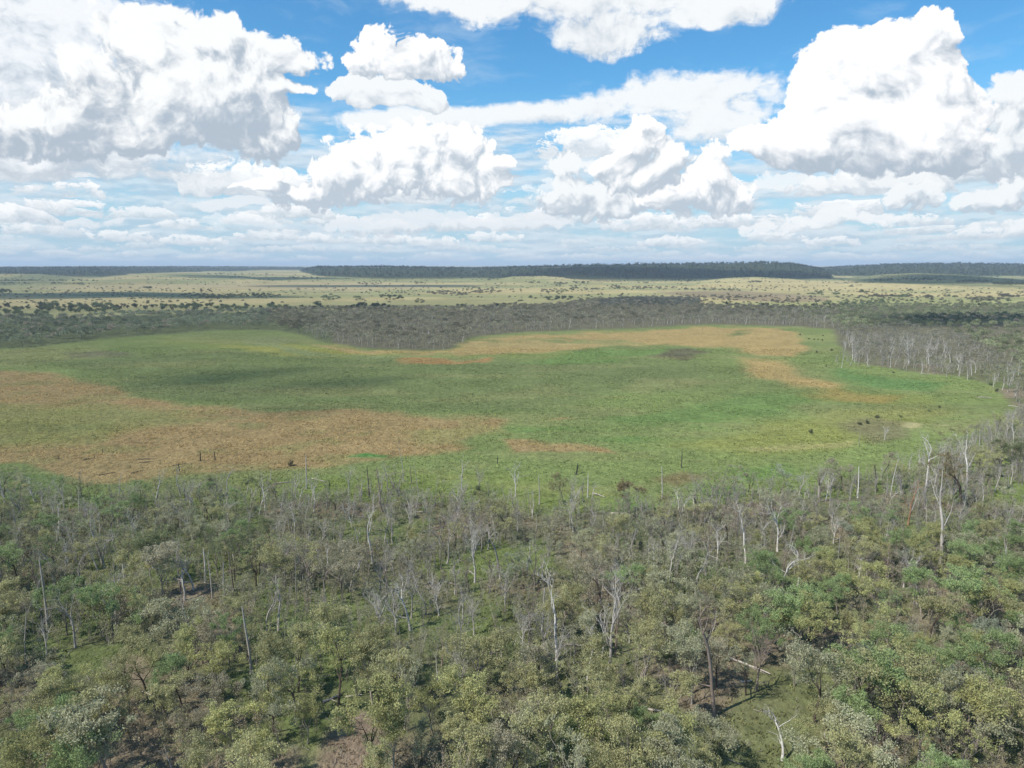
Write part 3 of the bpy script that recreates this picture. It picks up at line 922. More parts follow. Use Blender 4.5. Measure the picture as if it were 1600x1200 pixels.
for i in range(6):
    rg = np.random.default_rng(1300 + i)
    Ht = 8.0
    T, B, ends = skeleton(rg, Ht, .22, 4, .8, trunk_r=.25, levels=2, twig=2)
    W = MB(); W.add(*T.get()); W.add(*B.get())
    wV, wQ = W.get()
    c = np.vstack([sp_tips(rg, ends, 6, 1.0), rg.normal(0, 1, (8, 3)) * np.array([1.6, 1.6, .8]) + np.array([0, 0, 4.8])])
    V, Q = leaf_cloud(rg, c, rg.uniform(1.2, 2.0, len(c)), 40, 1.0, flat=.85)
    me = mesh_quads('paddock_tree', np.vstack([wV, V]), np.vstack([wQ, Q + len(wV)]), [BARK_DARK, LEAF_O], midx=np.r_[np.zeros(len(wQ)), np.ones(len(Q))])
    PAD.append(dict(me=me, wood=(wV, wQ), c=c, h=V[:, 2].max()))

# light-weight leaf clouds for the far woodland: same crowns, fewer and larger sprays
FAR = []
for i in range(8):
    rg = np.random.default_rng(1500 + i)
    n = 130
    v = rg.normal(size=(n, 3)); v[:, 2] = np.abs(v[:, 2]) * 1.1 - .25
    v /= np.linalg.norm(v, axis=1)[:, None]
    lob = 1 + .28 * np.sin(np.arctan2(v[:, 1], v[:, 0]) * (3 + i % 3) + i) * (1 - np.abs(v[:, 2]))
    c = v * (rg.uniform(.55, 1.0, n) * lob)[:, None] * np.array([3.0, 3.0, 2.2]) + np.array([0, 0, 5.6])
    V, Q = leaf_cloud(rg, c, np.full(n, .3), 1, 1.05)
    W = MB()
    q, d = wander(rg, (0, 0, -.5), (0, 0, 1), 5.2, 3, .06); W.tube(q, [.17, .15, .12, .08], 3)
    for k in range(3):
        t, _ = wander(rg, q[2], limb_dir(rg, d, .5, k * 2.1 + i), 3.2, 2, .1); W.tube(t, [.09, .06, .03], 3)
    FAR.append(dict(leaf=(V, Q), wood=W.get()))
HILL = []
for i in range(6):
    rg = np.random.default_rng(1700 + i)
    c = rg.normal(0, 1, (5, 3)) * np.array([2.0, 2.0, 1.6]) + np.array([0, 0, 6.5])
    V, Q = leaf_cloud(rg, c, rg.uniform(1.6, 2.4, 5), 7, 3.0)
    HILL.append(dict(leaf=(V, Q)))


# ------------------------------------------------------------------ planting
LEAFG = 1.0
PAL = dict(
    olive=(0.365, 0.35, 0.175), grey=(0.365, 0.36, 0.225), yellow=(0.385, 0.38, 0.165), green=(0.255, 0.325, 0.14),
    khaki=(0.365, 0.33, 0.225), blue=(0.32, 0.34, 0.235), dark=(0.170, 0.190, 0.095), rust=(0.27, 0.22, 0.12))
TONEWORD = dict(olive='olive green', grey='grey-green', yellow='yellow-green', green='fresh green', khaki='brownish khaki', blue='bluish grey', dark='dark green', rust='rusty brown')


def tone_at(X, Y, rg):
    if X > 1180 and Y > 830:
        p = dict(green=.36, yellow=.22, olive=.24, grey=.12, blue=.06)
    elif Y > 1040:
        p = dict(olive=.46, yellow=.18, grey=.20, khaki=.10, green=.08)
    elif Y > 930:
        p = dict(olive=.40, grey=.28, khaki=.14, green=.14, blue=.04)
    elif X < 430:
        p = dict(olive=.32, green=.26, grey=.26, dark=.16)
    else:
        p = dict(grey=.38, khaki=.26, olive=.28, blue=.04, yellow=.04)
    ks = list(p); w = np.array([p[k] for k in ks]); k = ks[rg.choice(len(ks), p=w / w.sum())]
    c = np.array(PAL[k]) * rg.uniform(.92, 1.28)
    return k, c


NEARWOOD = [(-500, 755), (0, 768), (60, 775), (200, 780), (300, 775), (400, 778), (500, 778), (560, 768), (700, 780), (800, 795), (900, 780), (960, 802), (1050, 802), (1100, 775), (1250, 772), (1350, 748), (1420, 738), (1480, 705), (1560, 668), (1600, 640), (2000, 640), (2400, 1500), (-900, 1500)]
CLEAR = [[(1000, 1190), (1000, 1135), (1120, 1130), (1140, 1050), (1310, 1040), (1300, 1130), (1250, 1240), (1150, 1260)],
         [(95, 1012), (200, 1004), (262, 1035), (250, 1100), (150, 1105), (100, 1075)],
         [(440, 1290), (490, 1150), (530, 1105), (600, 1120), (600, 1210), (540, 1290)],
         [(50, 1195), (80, 1140), (200, 1125), (215, 1170)],
         [(655, 905), (740, 868), (850, 850), (850, 890), (730, 912)],
         [(850, 1000), (925, 900), (905, 870), (850, 880), (870, 960)],
         [(1530, 790), (1600, 760), (1640, 790), (1580, 810)],
         [(160, 1060), (180, 1020), (230, 1025), (225, 1080)]]


class Spacer:
    def __init__(self, cell): self.c = cell; self.d = {}

    def ok(self, x, y, r):
        k = int(math.ceil(r / self.c)); i, j = int(x // self.c), int(y // self.c)
        for a in range(i - k, i + k + 1):
            for b in range(j - k, j + k + 1):
                for (u, v) in self.d.get((a, b), ()):
                    if (u - x) ** 2 + (v - y) ** 2 < r * r: return False
        return True

    def add(self, x, y): self.d.setdefault((int(x // self.c), int(y // self.c)), []).append((x, y))


def scatter(n, x0, x1, y0, y1, mask, dens, rmin, spacer=None, seed=0):
    """random points in world metres kept where the picture-space mask and density say so"""
    rg = np.random.default_rng(seed)
    x = rg.uniform(x0, x1, n); y = rg.uniform(y0, y1, n)
    keep = np.abs(x) < y * 0.80 + 25
    x, y = x[keep], y[keep]
    z = terrain(x, y)
    X, Y, d = project(x, y, z)
    keep = mask(X, Y) & (rg.random(len(x)) < dens(X, Y, x, y))
    out = []
    sp = spacer or Spacer(8.0)
    for a, b, c, u, v in zip(x[keep], y[keep], z[keep], X[keep], Y[keep]):
        if sp.ok(a, b, rmin):
            sp.add(a, b); out.append((a, b, c, u, v))
    return out


tree_sp = Spacer(8.0)
LM = []        # landmark dead trees: used for the descriptions of their neighbours
GREYW = (0.38, 0.345, 0.30); WHITE = (0.54, 0.50, 0.445); DARKW = (0.10, 0.085, 0.07); REDW = (0.36, 0.20, 0.12); BROWNW = (0.24, 0.19, 0.155)
# base x, base y, top x, top y in the survey picture; variant; timber colour; description; short name
MARKS = [
    (951, 1045, 958, 868, 1, GREYW, 'biggest bare grey tree, crown of spreading twigs, low centre', 'the biggest bare grey tree'),
    (1116, 1120, 1074, 905, 8, BROWNW, 'very tall crooked dead tree leaning left beside the grassy clearing', 'the tall crooked tree by the clearing'),
    (870, 1032, 850, 890, 0, WHITE, 'pale forked dead tree just left of the biggest bare tree', 'the pale fork left of the biggest bare tree'),
    (393, 1052, 386, 944, 2, GREYW, 'straight grey limbless pole standing among leafy gums, lower left', 'the straight grey pole'),
    (118, 1012, 120, 905, 1, GREYW, 'thick pale trunk with fine bare crown beside the left grassy opening', 'the thick pale trunk at lower left'),
    (1182, 1080, 1180, 970, 3, BROWNW, 'dark trunked twiggy dead tree at the back of the grassy clearing', 'the dark twiggy tree behind the clearing'),
    (641, 985, 624, 898, 8, WHITE, 'white hook-limbed dead tree left of middle, above the leafy front rows', 'the white hooked tree'),
    (651, 918, 646, 848, 9, GREYW, 'dead tree with a broken brush-like head, centre left', 'the brush-headed dead tree'),
    (742, 910, 739, 806, 3, WHITE, 'pale many-stemmed dead tree in the middle of the green opening', 'the pale many-stemmed tree'),
    (698, 880, 730, 828, 4, GREYW, 'dead trunk leaning sharply right toward the many-stemmed tree', 'the trunk leaning right'),
    (782, 905, 776, 812, 8, GREYW, 'crooked grey dead tree right of the many-stemmed tree', 'the crooked grey tree at centre'),
    (790, 955, 786, 880, 6, GREYW, 'wide low bare crown below the crooked grey tree at centre', 'the wide bare crown at centre'),
    (718, 975, 721, 928, 0, WHITE, 'small white forked stick right of the hooked tree', 'the small white forked stick'),
    (777, 1037, 777, 968, 3, BROWNW, 'brown bushy dead tree below centre, behind leafy gums', 'the brown bushy dead tree'),
    (690, 1040, 688, 985, 5, BROWNW, 'thin leaning pair of bare stems between white hook and brown bushy tree', 'the thin bare pair'),
    (582, 880, 583, 778, 0, WHITE, 'tall white dead tree with antler forks near the lagoon side, left centre', 'the white antler tree'),
    (550, 825, 546, 775, 9, WHITE, 'whitish twiggy head left of the antler tree', 'the whitish twiggy head'),
    (602, 895, 600, 852, 5, GREYW, 'Y-shaped grey stick below the antler tree', 'the Y-shaped stick'),
    (509, 905, 508, 850, 5, WHITE, 'lone white forked stem above the leafy rows, centre left', 'the lone white fork'),
    (435, 985, 430, 900, 0, GREYW, 'split-topped grey trunk right of the straight grey pole', 'the split-topped trunk'),
    (332, 935, 330, 860, 10, GREYW, 'slender bare grey stem, left middle', 'the slender stem at left middle'),
    (303, 922, 298, 865, 8, WHITE, 'white claw-branched snag, left middle', 'the white clawed snag'),
    (280, 912, 270, 835, 6, GREYW, 'grey open-crowned dead tree left of the white clawed snag', 'the grey open crown'),
    (194, 912, 193, 872, 2, WHITE, 'short white post of dead wood, left', 'the short white post'),
    (125, 912, 121, 842, 1, GREYW, 'grey bare tree with raised arms, upper left woodland', 'the grey tree with raised arms'),
    (75, 985, 72, 872, 7, GREYW, 'tall grey pole with stubs near the left edge', 'the grey pole near the left edge'),
    (160, 880, 158, 775, 0, GREYW, 'tall grey dead tree behind the left woodland, pale bent top', 'the tall bent grey tree'),
    (55, 785, 57, 735, 5, WHITE, 'white Y-topped dead tree standing on the far left shore', 'the white Y on the left shore'),
    (8, 785, 3, 732, 9, GREYW, 'grey twiggy dead tree at the left edge of the shore', 'the twiggy tree at the left edge'),
    (243, 786, 248, 728, 5, WHITE, 'white slingshot-shaped dead tree on the left shore', 'the white slingshot tree'),
    (291, 790, 287, 742, 9, GREYW, 'grey brush-topped dead tree just right of the slingshot tree', 'the brush top on the left shore'),
    (187, 790, 197, 733, 10, GREYW, 'thin curved dead stem left of the slingshot tree', 'the thin curved stem'),
    (355, 768, 352, 722, 1, GREYW, 'pale dead tree with three arms at the orange edge', 'the three-armed tree'),
    (423, 750, 425, 732, 2, GREYW, 'short tilted dead spike in the green margin', 'the short tilted spike'),
    (405, 805, 410, 755, 5, WHITE, 'pale thin fork at the shore behind the leafy saplings', 'the thin shore fork'),
    (479, 764, 480, 709, 2, GREYW, 'tall lone dead post with a nest-like knob at its top on the shore', 'the lone shore post'),
    (462, 760, 468, 735, 5, WHITE, 'small pale fork left of the lone shore post', 'the small pale fork'),
    (490, 800, 488, 755, 5, WHITE, 'low Y of pale dead wood right below the lone shore post', 'the low pale Y'),
    (577, 776, 575, 727, 7, DARKW, 'blackened dead trunk on the shore, left of centre', 'the blackened trunk'),
    (598, 800, 591, 728, 4, BROWNW, 'dark topped dead trunk bent left, next to the blackened trunk', 'the dark bent trunk'),
    (630, 752, 624, 688, 10, GREYW, 'very thin tall dead stem out in the green margin', 'the very thin tall stem'),
    (643, 756, 642, 728, 2, BROWNW, 'short dark dead stake right of the very thin stem', 'the short dark stake'),
    (641, 800, 634, 762, 5, WHITE, 'little white snag in the shoreline scrub', 'the little white snag'),
    (722, 765, 726, 706, 5, WHITE, 'curl-topped thin pale tree standing in the green margin, centre', 'the curl-topped tree'),
    (748, 772, 747, 728, 3, GREYW, 'dense grey brush-headed dead tree on the shore at centre', 'the dense grey brush'),
    (805, 776, 808, 716, 6, WHITE, 'pale wide-armed dead tree alone on the green shore, right of centre', 'the wide-armed shore tree'),
    (843, 788, 842, 742, 7, GREYW, 'pale upright spike right of the wide-armed shore tree', 'the pale upright spike'),
    (868, 764, 866, 740, 10, GREYW, 'faint thin spike standing in grass at the shore', 'the faint thin spike'),
    (918, 778, 919, 740, 2, WHITE, 'white bare spike left of the leaning leafy tree', 'the white bare spike'),
    (1035, 780, 1033, 728, 7, GREYW, 'pale dead top rising over a rusty-leaved tree on the shore', 'the pale top over rusty leaves'),
    (1065, 731, 1064, 700, 2, DARKW, 'single dark stake standing out in the green lagoon', 'the dark stake in the lagoon'),
    (1060, 795, 1057, 757, 5, WHITE, 'small pale fork on the shore, right of centre', 'the pale fork right of centre'),
    (1120, 880, 1150, 808, 6, WHITE, 'large white dead tree with arching limbs in the right middle woodland', 'the arching white tree'),
    (1165, 880, 1150, 785, 0, WHITE, 'white forked tree just behind the arching white tree', 'the white fork behind the arch'),
    (1215, 862, 1225, 768, 1, WHITE, 'white tree with upswept arms, right of centre', 'the upswept white tree'),
    (1302, 850, 1298, 795, 3, WHITE, 'gnarled pale dead tree with reddish butt, right middle', 'the gnarled pale tree'),
    (1245, 920, 1232, 850, 8, WHITE, 'white bent-limbed dead tree above the green gums, right', 'the white bent limbs'),
    (1342, 912, 1330, 862, 6, WHITE, 'pale fan-shaped dead tree above the dense green gums', 'the pale fan'),
    (1384, 912, 1376, 835, 6, BROWNW, 'dark-based broad bare tree on the right', 'the broad dark-based tree'),
    (1476, 955, 1462, 918, 5, WHITE, 'white Y of dead wood in the green canopy, far right', 'the white Y in the canopy'),
    (1419, 820, 1420, 742, 0, REDW, 'rust-red trunked dead tree with pale antlers, right shore', 'the rust-red trunk'),
    (1443, 775, 1444, 676, 8, WHITE, 'tall white dead tree with curled top on the right shore', 'the tall curled white tree'),
    (1469, 880, 1462, 700, 5, GREYW, 'tallest grey dead tree of the right shore woodland', 'the tallest shore tree'),
    (1493, 770, 1490, 684, 6, GREYW, 'grey fan-headed dead tree, right shore', 'the grey fan head'),
    (1510, 760, 1506, 668, 5, WHITE, 'bent-tipped white pole behind the reddish gum', 'the bent white pole'),
    (1340, 778, 1340, 728, 7, WHITE, 'white upright spar near the right shore', 'the white spar'),
    (1328, 780, 1328, 735, 10, GREYW, 'thin grey spar left of the white spar', 'the thin grey spar'),
    (1371, 768, 1364, 722, 4, DARKW, 'dark leaning trunk with bare twigs, right shore', 'the dark leaning trunk'),
    (1392, 775, 1394, 704, 10, WHITE, 'needle-topped white stem right of the dark leaning trunk', 'the needle-topped stem'),
    (1342, 695, 1341, 670, 10, GREYW, 'slim dead sapling out on the wet flat, right', 'the slim dead sapling'),
    (1382, 688, 1383, 664, 3, WHITE, 'small whitish twiggy dead shrub out on the flat', 'the whitish dead shrub'),
    (1250, 765, 1250, 738, 10, GREYW, 'thin spike beside the lagoon edge right of centre', 'the spike by the lagoon edge'),
    (1281, 785, 1281, 722, 1, BROWNW, 'tan trunked dead tree with thin arms on the lagoon edge', 'the tan dead tree'),
    (1530, 700, 1530, 672, 7, GREYW, 'pale short post left of the grey stand at the right edge', 'the pale short post'),
    (1583, 692, 1581, 648, 5, WHITE, 'big white Y-shaped trunk at the right edge of the flat', 'the white Y at the right edge'),
    (1594, 686, 1597, 650, 4, WHITE, 'white curved trunk at the extreme right edge', 'the curved trunk at the right edge'),
    (1222, 1188, 1196, 1110, 8, WHITE, 'white twisted dead tree in the grassy clearing, bottom right', 'the twisted white tree'),
    (1365, 1200, 1352, 1112, 6, BROWNW, 'pinkish-brown dead tree with thin twigs on the bottom edge', 'the pinkish dead tree'),
    (268, 1205, 255, 1165, 5, WHITE, 'white forked dead branch at the bottom left edge', 'the white fork on the bottom edge'),
    (1315, 575, 1316, 552, 0, WHITE, 'white dead tree at the left tip of the pale grove', 'the grove tip tree'),
    (1332, 562, 1331, 530, 0, WHITE, 'tall white dead tree at the left side of the pale grove', 'the left grove tree'),
    (1357, 573, 1352, 552, 4, WHITE, 'white dead tree fallen against its neighbour at the grove front', 'the leaning grove tree'),
    (1391, 574, 1389, 538, 0, WHITE, 'white dead tree standing forward of the grove', 'the forward grove tree'),
    (1440, 583, 1442, 560, 6, WHITE, 'small white tree at the foot of the pale grove', 'the grove foot tree'),
    (1420, 568, 1420, 520, 9, WHITE, 'tallest twiggy tree at the heart of the pale grove', 'the grove heart tree'),
    (1451, 568, 1450, 528, 1, WHITE, 'wide white dead tree on the right side of the pale grove', 'the wide grove tree'),
    (1512, 593, 1511, 565, 0, GREYW, 'dead tree at the edge of the flat right of the pale grove', 'the edge tree right of the grove'),
    (1575, 602, 1572, 568, 1, WHITE, 'large white dead tree above the right edge of the flat', 'the large tree above the flat'),
]


def put_root(name, x, y, z, rz, tilt=(0, 0)):
    o = bpy.data.objects.new(name, None)
    o.empty_display_size = 0.5
    COL.link(o)
    o.location = (x, y, z); o.rotation_euler = (tilt[0], tilt[1], rz)
    return o


def child(name, me, parent, color=None):
    o = bpy.data.objects.new(name, me)
    COL.link(o); o.parent = parent
    if color is not None: o.color = (*color, 1)
    return o


RAW = []          # every individually built thing: kind, object, X, Y of its base, extras; labelled at the end


def place_dead(x, y, z, h, var, colr, rz, kind='dead_tree', width=1.0):
    D = DEAD[var]
    r = put_root('dead_tree', x, y, z, rz)
    s = h / D['h']
    ex = .6 if D['kind'] in ('pole', 'slender', 'leaning', 'crooked') else .3
    w = s * width * min(1.6, max(.55, (11.0 / h) ** ex))
    r.scale = (w, w, s)
    child('trunk', D['trunk'], r, colr)
    bc = colr if colr is not REDW else WHITE
    child('bare_branches', D['br'], r, bc)
    return r


def top_height(x, y, z, Y):
    """height of a vertical thing standing at x,y whose top is seen at picture row Y"""
    t = (600 - Y) / F
    # (y*SP + dz*CP)/(y*CP - dz*SP) = t
    dz = (t * y * CP - y * SP) / (CP + t * SP)
    return H + dz - z


rg = np.random.default_rng(42)
for (bx, by, tx, ty, var, colr, text, short) in MARKS:
    x, y, z = ground_px(bx, by)
    h = max(1.5, top_height(x, y, z, ty))
    D = DEAD[var]
    s = h / D['h']
    # turn the tree so that its highest tip leans the way it does in the place
    want = (tx - bx) / F * math.hypot(y, H)
    tipx, tipy = D['top'][0] * s, D['top'][1] * s
    R_ = math.hypot(tipx, tipy)
    rz = 0.0
    if R_ > .05:
        rz = math.acos(max(-1, min(1, want / R_))) * (1 if rg.random() < .5 else -1) - math.atan2(tipy, tipx)
    o = place_dead(x, y, z, h, var, tuple(np.array(colr) * rg.uniform(.9, 1.1)), rz)
    RAW.append(dict(kind='mark', o=o, X=bx, Y=by, label=text, short=short, h=h))
    LM.append((bx, by, ty, short))
    tree_sp.add(x, y)


# ---- hand placed leafy trees: base x, y, top y, variant, tone, width
GSPEC = [
    (1271, 1130, 985, 6, 'grey', 1.0, 'tall pale-trunked gum with bent bare trunk at the clearing edge'),
    (295, 1005, 925, 1, 'grey', 1.15, 'many-limbed dark-stemmed gum left of the straight grey pole'),
    (194, 1052, 965, 4, 'olive', .9, 'short dark-trunked gum on the bare brown ground'),
    (228, 1080, 985, 2, 'olive', 1.0, 'dark upright-trunked gum left of the straight grey pole, on open ground'),
    (284, 1100, 1005, 8, 'green', .8, 'narrow dark green gum with straight dark trunk'),
    (200, 1112, 1020, 5, 'olive', .8, 'thin leaning gum on the bare ground, lower left'),
    (172, 1225, 1080, 3, 'grey', 1.2, 'large grey-green gum with leaning dark trunk at the bottom left'),
    (112, 1225, 1100, 9, 'olive', 1.1, 'gum with long thin dark stems on the bottom left'),
    (575, 1225, 1060, 0, 'yellow', .95, 'yellow-topped gum on twin dark trunks, bottom centre left'),
    (612, 1215, 1105, 7, 'yellow', .95, 'brightest yellow-green gum of the bottom edge'),
    (840, 1182, 1085, 2, 'khaki', 1.0, 'dark-stemmed khaki gum, bottom centre'),
    (940, 1190, 1070, 0, 'yellow', 1.1, 'bright leafy gum right of bottom centre'),
    (1006, 1180, 1105, 3, 'green', .8, 'pale stemmed green gum beside the clearing'),
    (1105, 1215, 1128, 8, 'grey', 1.3, 'wide low grey-green gum on the bottom edge of the clearing'),
    (1075, 1050, 982, 4, 'green', 1.2, 'rounded bright green gum left of the tall crooked tree'),
    (1165, 1086, 1000, 10, 'grey', .8, 'thin stemmed gum beside the dark twiggy tree'),
    (1242, 1072, 1000, 11, 'khaki', .9, 'greyish thin gum right of the dark twiggy tree'),
    (1340, 1130, 1000, 0, 'green', 1.2, 'dense green gum right of the clearing'),
    (1400, 1160, 1030, 5, 'olive', 1.2, 'dense olive gum, lower right, among the largest crowns'),
    (1525, 1170, 1060, 7, 'yellow', 1.2, 'yellowish round gum in the bottom right corner'),
    (1290, 975, 905, 9, 'green', 1.2, 'bright green gum at the front of the right hand thicket'),
    (1375, 965, 890, 1, 'yellow', 1.2, 'yellow-green crown topping the right hand thicket'),
    (335, 775, 742, 4, 'dark', .75, 'dark leafy tree on the left shore'),
    (982, 802, 750, 3, 'rust', 1.0, 'leaning brown-leaved tree on the shore right of centre'),
    (1033, 812, 768, 11, 'rust', .8, 'thin rusty-leaved tree under a pale dead top'),
    (880, 788, 738, 1, 'olive', .65, 'narrow leafy tree on the shore at centre'),
    (752, 800, 756, 0, 'dark', .7, 'dark narrow leafy tree on the shore beside the curl-topped tree'),
    (1505, 800, 712, 10, 'rust', 1.1, 'orange-trunked sparse gum on the right shore'),
    (465, 815, 775, 12, 'khaki', 1.0, 'brownish sparse tree behind the lone shore post'),
    (1590, 740, 682, 2, 'dark', 1.0, 'dark leafy tree at the right edge of the shore'),
    (1555, 900, 850, 9, 'green', 1.2, 'fresh green gum at the right edge, middle of the woodland'),
]


def place_gum(x, y, z, h, var, tone, rz, width=1.0, stuff=None):
    g = GUM[var]
    r = put_root('gum_tree', x, y, z, rz)
    s = h / g['h']
    r.scale = (s * width, s * width, s)
    child('trunk', g['trunk'], r)
    child('crown', g['crown'], r, tone)
    return r


for (bx, by, ty, var, tn, wd, text) in GSPEC:
    x, y, z = ground_px(bx, by)
    h = max(3, top_height(x, y, z, ty))
    o = place_gum(x, y, z, h, var, np.array(PAL[tn]) * rg.uniform(.95, 1.1), rg.random() * 6.28, wd)
    RAW.append(dict(kind='gmark', o=o, X=bx, Y=by, label=text, h=h))
    tree_sp.add(x, y)


def clear_of(X, Y):
    m = np.ones(np.shape(X), bool)
    for p in CLEAR: m &= ~in_poly(X, Y, p)
    return m


def seen_gap(X, Y, half, ahead):
    m = np.ones(np.shape(X))
    for (bx, by, ty, short) in LM:
        if by - ty < 26: continue
        w = half * (.5 + Y / 1200.0)
        m = np.where((np.abs(X - bx) < w) & (Y > by - 4) & (Y < by + ahead * (by - 700) / 250 + 14), 0.0, m)
    return m


def gum_density(X, Y, x, y):
    n = fbm(x, y, 30, 3)
    d = np.select([Y > 1040, Y > 980, Y > 860], [.95, .6, .20], .12)
    d = np.where((X > 1150) & (Y > 840), 1.0, d)
    d = np.where((X < 430) & (Y < 950), .55, d)
    d = np.where((X >= 430) & (Y < 860), .26, d)
    return d * (.30 + 1.25 * sstep(n, .32, .56)) * seen_gap(X, Y, 17, 62)


gp = scatter(16000, -240, 300, 66, 320, lambda X, Y: in_poly(X, Y, NEARWOOD) & clear_of(X, Y) & (X > -160) & (X < 1760) & (Y < 1420), gum_density, 4.1, tree_sp, 11)
gp.sort(key=lambda p: p[1])
print('near gums', len(gp))


# merged woodland writer: every kind beyond the individually built ones
class Stuff:
    def __init__(self): self.V = []; self.Q = []; self.M = []; self.T = []; self.n = 0

    def add(self, V, Q, mat, tint, x, y, z, s, rz, w=1.0):
        c, sn = math.cos(rz), math.sin(rz)
        P = np.empty_like(V)
        P[:, 0] = (V[:, 0] * c - V[:, 1] * sn) * s * w + x
        P[:, 1] = (V[:, 0] * sn + V[:, 1] * c) * s * w + y
        P[:, 2] = V[:, 2] * s + z
        self.V.append(P.astype(np.float32)); self.Q.append(Q + self.n); self.n += len(V)
        self.M.append(np.full(len(Q), mat, np.int32)); self.T.append(np.broadcast_to(np.asarray(tint, np.float32), (len(V), 3)))

    def build(self, name, label, cat):
        if not self.V: return
        me = mesh_quads(name, np.vstack(self.V), np.vstack(self.Q), [LEAF_T, WOOD_T], np.concatenate(self.M), np.vstack(self.T))
        o = bpy.data.objects.new(name, me); COL.link(o)
        tag(o, label, cat, kind='stuff')
        print(name, len(me.polygons))
        return o


st_gum = Stuff()
n_ind = 0
MAXG = 300 - len(GSPEC)
for (x, y, z, X, Y) in gp:
    k, c = tone_at(X, Y, rg)
    low = Y < 960 and X < 1180
    var = int(rg.integers(10, 14)) if (low and rg.random() < .5) or rg.random() < .12 else int(rg.integers(0, 10))
    h = rg.uniform(6.8, 12.2) * (1.0 if Y > 900 else .80)
    wd = rg.uniform(.78, 1.12)
    vis = -60 < X < 1660 and Y < 1300
    if vis and n_ind < MAXG:
        o = place_gum(x, y, z, h, var, c, rg.random() * 6.28, wd)
        RAW.append(dict(kind='gum', o=o, X=X, Y=Y, tone=k, h=h, sparse=GUM[var]['sparse'], wd=wd, bark=GUM[var]['bark']))
        n_ind += 1
    elif vis:
        g = GUM[var]; s = h / g['h']; rz = rg.random() * 6.28
        V, Q = g['leaf']; m = len(Q) // 2
        st_gum.add(V[:m * 8:1][:m * 4], Q[:m], 0, c, x, y, z, s, rz, wd)
        st_gum.add(*g['wood'], 1, (.12, .10, .08), x, y, z, s, rz, wd)
print('individual gums', n_ind + len(GSPEC))

# ---- saplings and regrowth
def sap_density(X, Y, x, y):
    n = fbm(x + 77, y + 11, 22, 3)
    d = np.select([Y > 1060, Y > 980, Y > 800], [.16, .5, 1.0], .6)
    d = np.where((X > 1150) & (Y > 880), .35, d)
    return d * (.10 + 1.1 * sstep(n, .30, .48)) * np.maximum(seen_gap(X, Y, 8, 22), .15)


sp2 = Spacer(3.0)
sp_ = scatter(95000, -240, 300, 66, 330, lambda X, Y: in_poly(X, Y, NEARWOOD) & clear_of(X, Y) & (X > -40) & (X < 1640) & (Y < 1240), sap_density, 1.5, sp2, 12)
sp_.sort(key=lambda p: p[1])
print('saplings', len(sp_))
st_sap = Stuff()
SAPT = dict(grey=(0.34, 0.335, 0.225), khaki=(0.36, 0.31, 0.21), olive=(0.33, 0.32, 0.165), green=(0.24, 0.30, 0.125), pink=(0.38, 0.315, 0.24))
n_s = 0
pick = set(np.linspace(0, min(len(sp_), 560) - 1, 300).astype(int).tolist())
for i, (x, y, z, X, Y) in enumerate(sp_):
    n = float(vnoise(np.array([x]), np.array([y]), 28)[0])
    if X < 430 and Y < 960: ks = ['green', 'olive', 'grey']
    elif n > .62: ks = ['pink', 'khaki', 'grey']
    elif n > .35: ks = ['grey', 'olive', 'khaki']
    else: ks = ['olive', 'green', 'grey']
    k = ks[int(rg.integers(0, 3))]
    c = np.array(SAPT[k]) * rg.uniform(.85, 1.15)
    v = SAP[int(rg.integers(0, 8))]
    s = rg.uniform(.55, 1.05) * (1.0 if Y > 790 else .75)
    rz = rg.random() * 6.28
    if n_s < 300:
        r = put_root('sapling', x, y, z, rz); r.scale = (s, s, s)
        child('stem', v['stem'], r); child('foliage', v['fol'], r, c)
        RAW.append(dict(kind='sap', o=r, X=X, Y=Y, tone=k, h=v['h'] * s))
        n_s += 1
    else:
        st_sap.add(*v['leaf'], 0, c, x, y, z, s, rz)
        st_sap.add(*v['wood'], 1, (.34, .30, .26), x, y, z, s, rz)

# ---- dead trees among the near woodland and on the right shore
MAXD = 300 - len(MARKS)
dp = scatter(15000, -240, 300, 95, 330, lambda X, Y: in_poly(X, Y, NEARWOOD) & clear_of(X, Y) & (X > 0) & (X < 1600) & (Y < 1180),
             lambda X, Y, x, y: np.select([Y > 1040, Y > 930, Y > 790], [.05, .18, .36], .42) * np.where((X > 1200) & (Y > 830), .4, 1.0) * np.where((X > 1420) & (Y < 800), 1.7, 1.0), 1.9, tree_sp, 13)
rg2 = np.random.default_rng(5)
dp.sort(key=lambda p: p[1])
GROVE = [(1300, 570), (1320, 545), (1325, 522), (1400, 512), (1480, 522), (1560, 560), (1600, 580), (1650, 620), (1640, 660), (1560, 610), (1500, 592), (1430, 583), (1370, 575)]
gv = scatter(5200, 120, 560, 290, 620, lambda X, Y: in_poly(X, Y, GROVE) & (X < 1620), lambda X, Y, x, y: np.where(X < 1480, .8, .4), 5.5, None, 14)
rg2.shuffle(gv)
nearn = min(len(dp), MAXD - 90)
grn = min(len(gv), MAXD - nearn)
print('dead near', len(dp), 'grove', len(gv))
for j, (x, y, z, X, Y) in enumerate(list(dp[:nearn]) + list(gv[:grn])):
    grove = j >= nearn
    var = int(rg2.choice([0, 1, 3, 5, 6, 8, 12, 13, 9, 6, 1, 10, 7])) if not grove else int(rg2.choice([0, 1, 5, 6, 9, 8]))
    h = rg2.uniform(6.0, 11.5) if not grove else rg2.uniform(7, 12)
    cn = rg2.choice(['white', 'grey', 'grey', 'brown'] if not grove else ['white', 'white', 'grey'])
    c = np.array(dict(white=WHITE, grey=GREYW, brown=BROWNW)[cn]) * rg2.uniform(.75, 1.1)
    o = place_dead(x, y, z, h, var, c, rg2.random() * 6.28)
    RAW.append(dict(kind='grove' if grove else 'dead', o=o, X=X, Y=Y, tone=cn, h=h, form=DEAD[var]['kind']))
st_dead = Stuff()
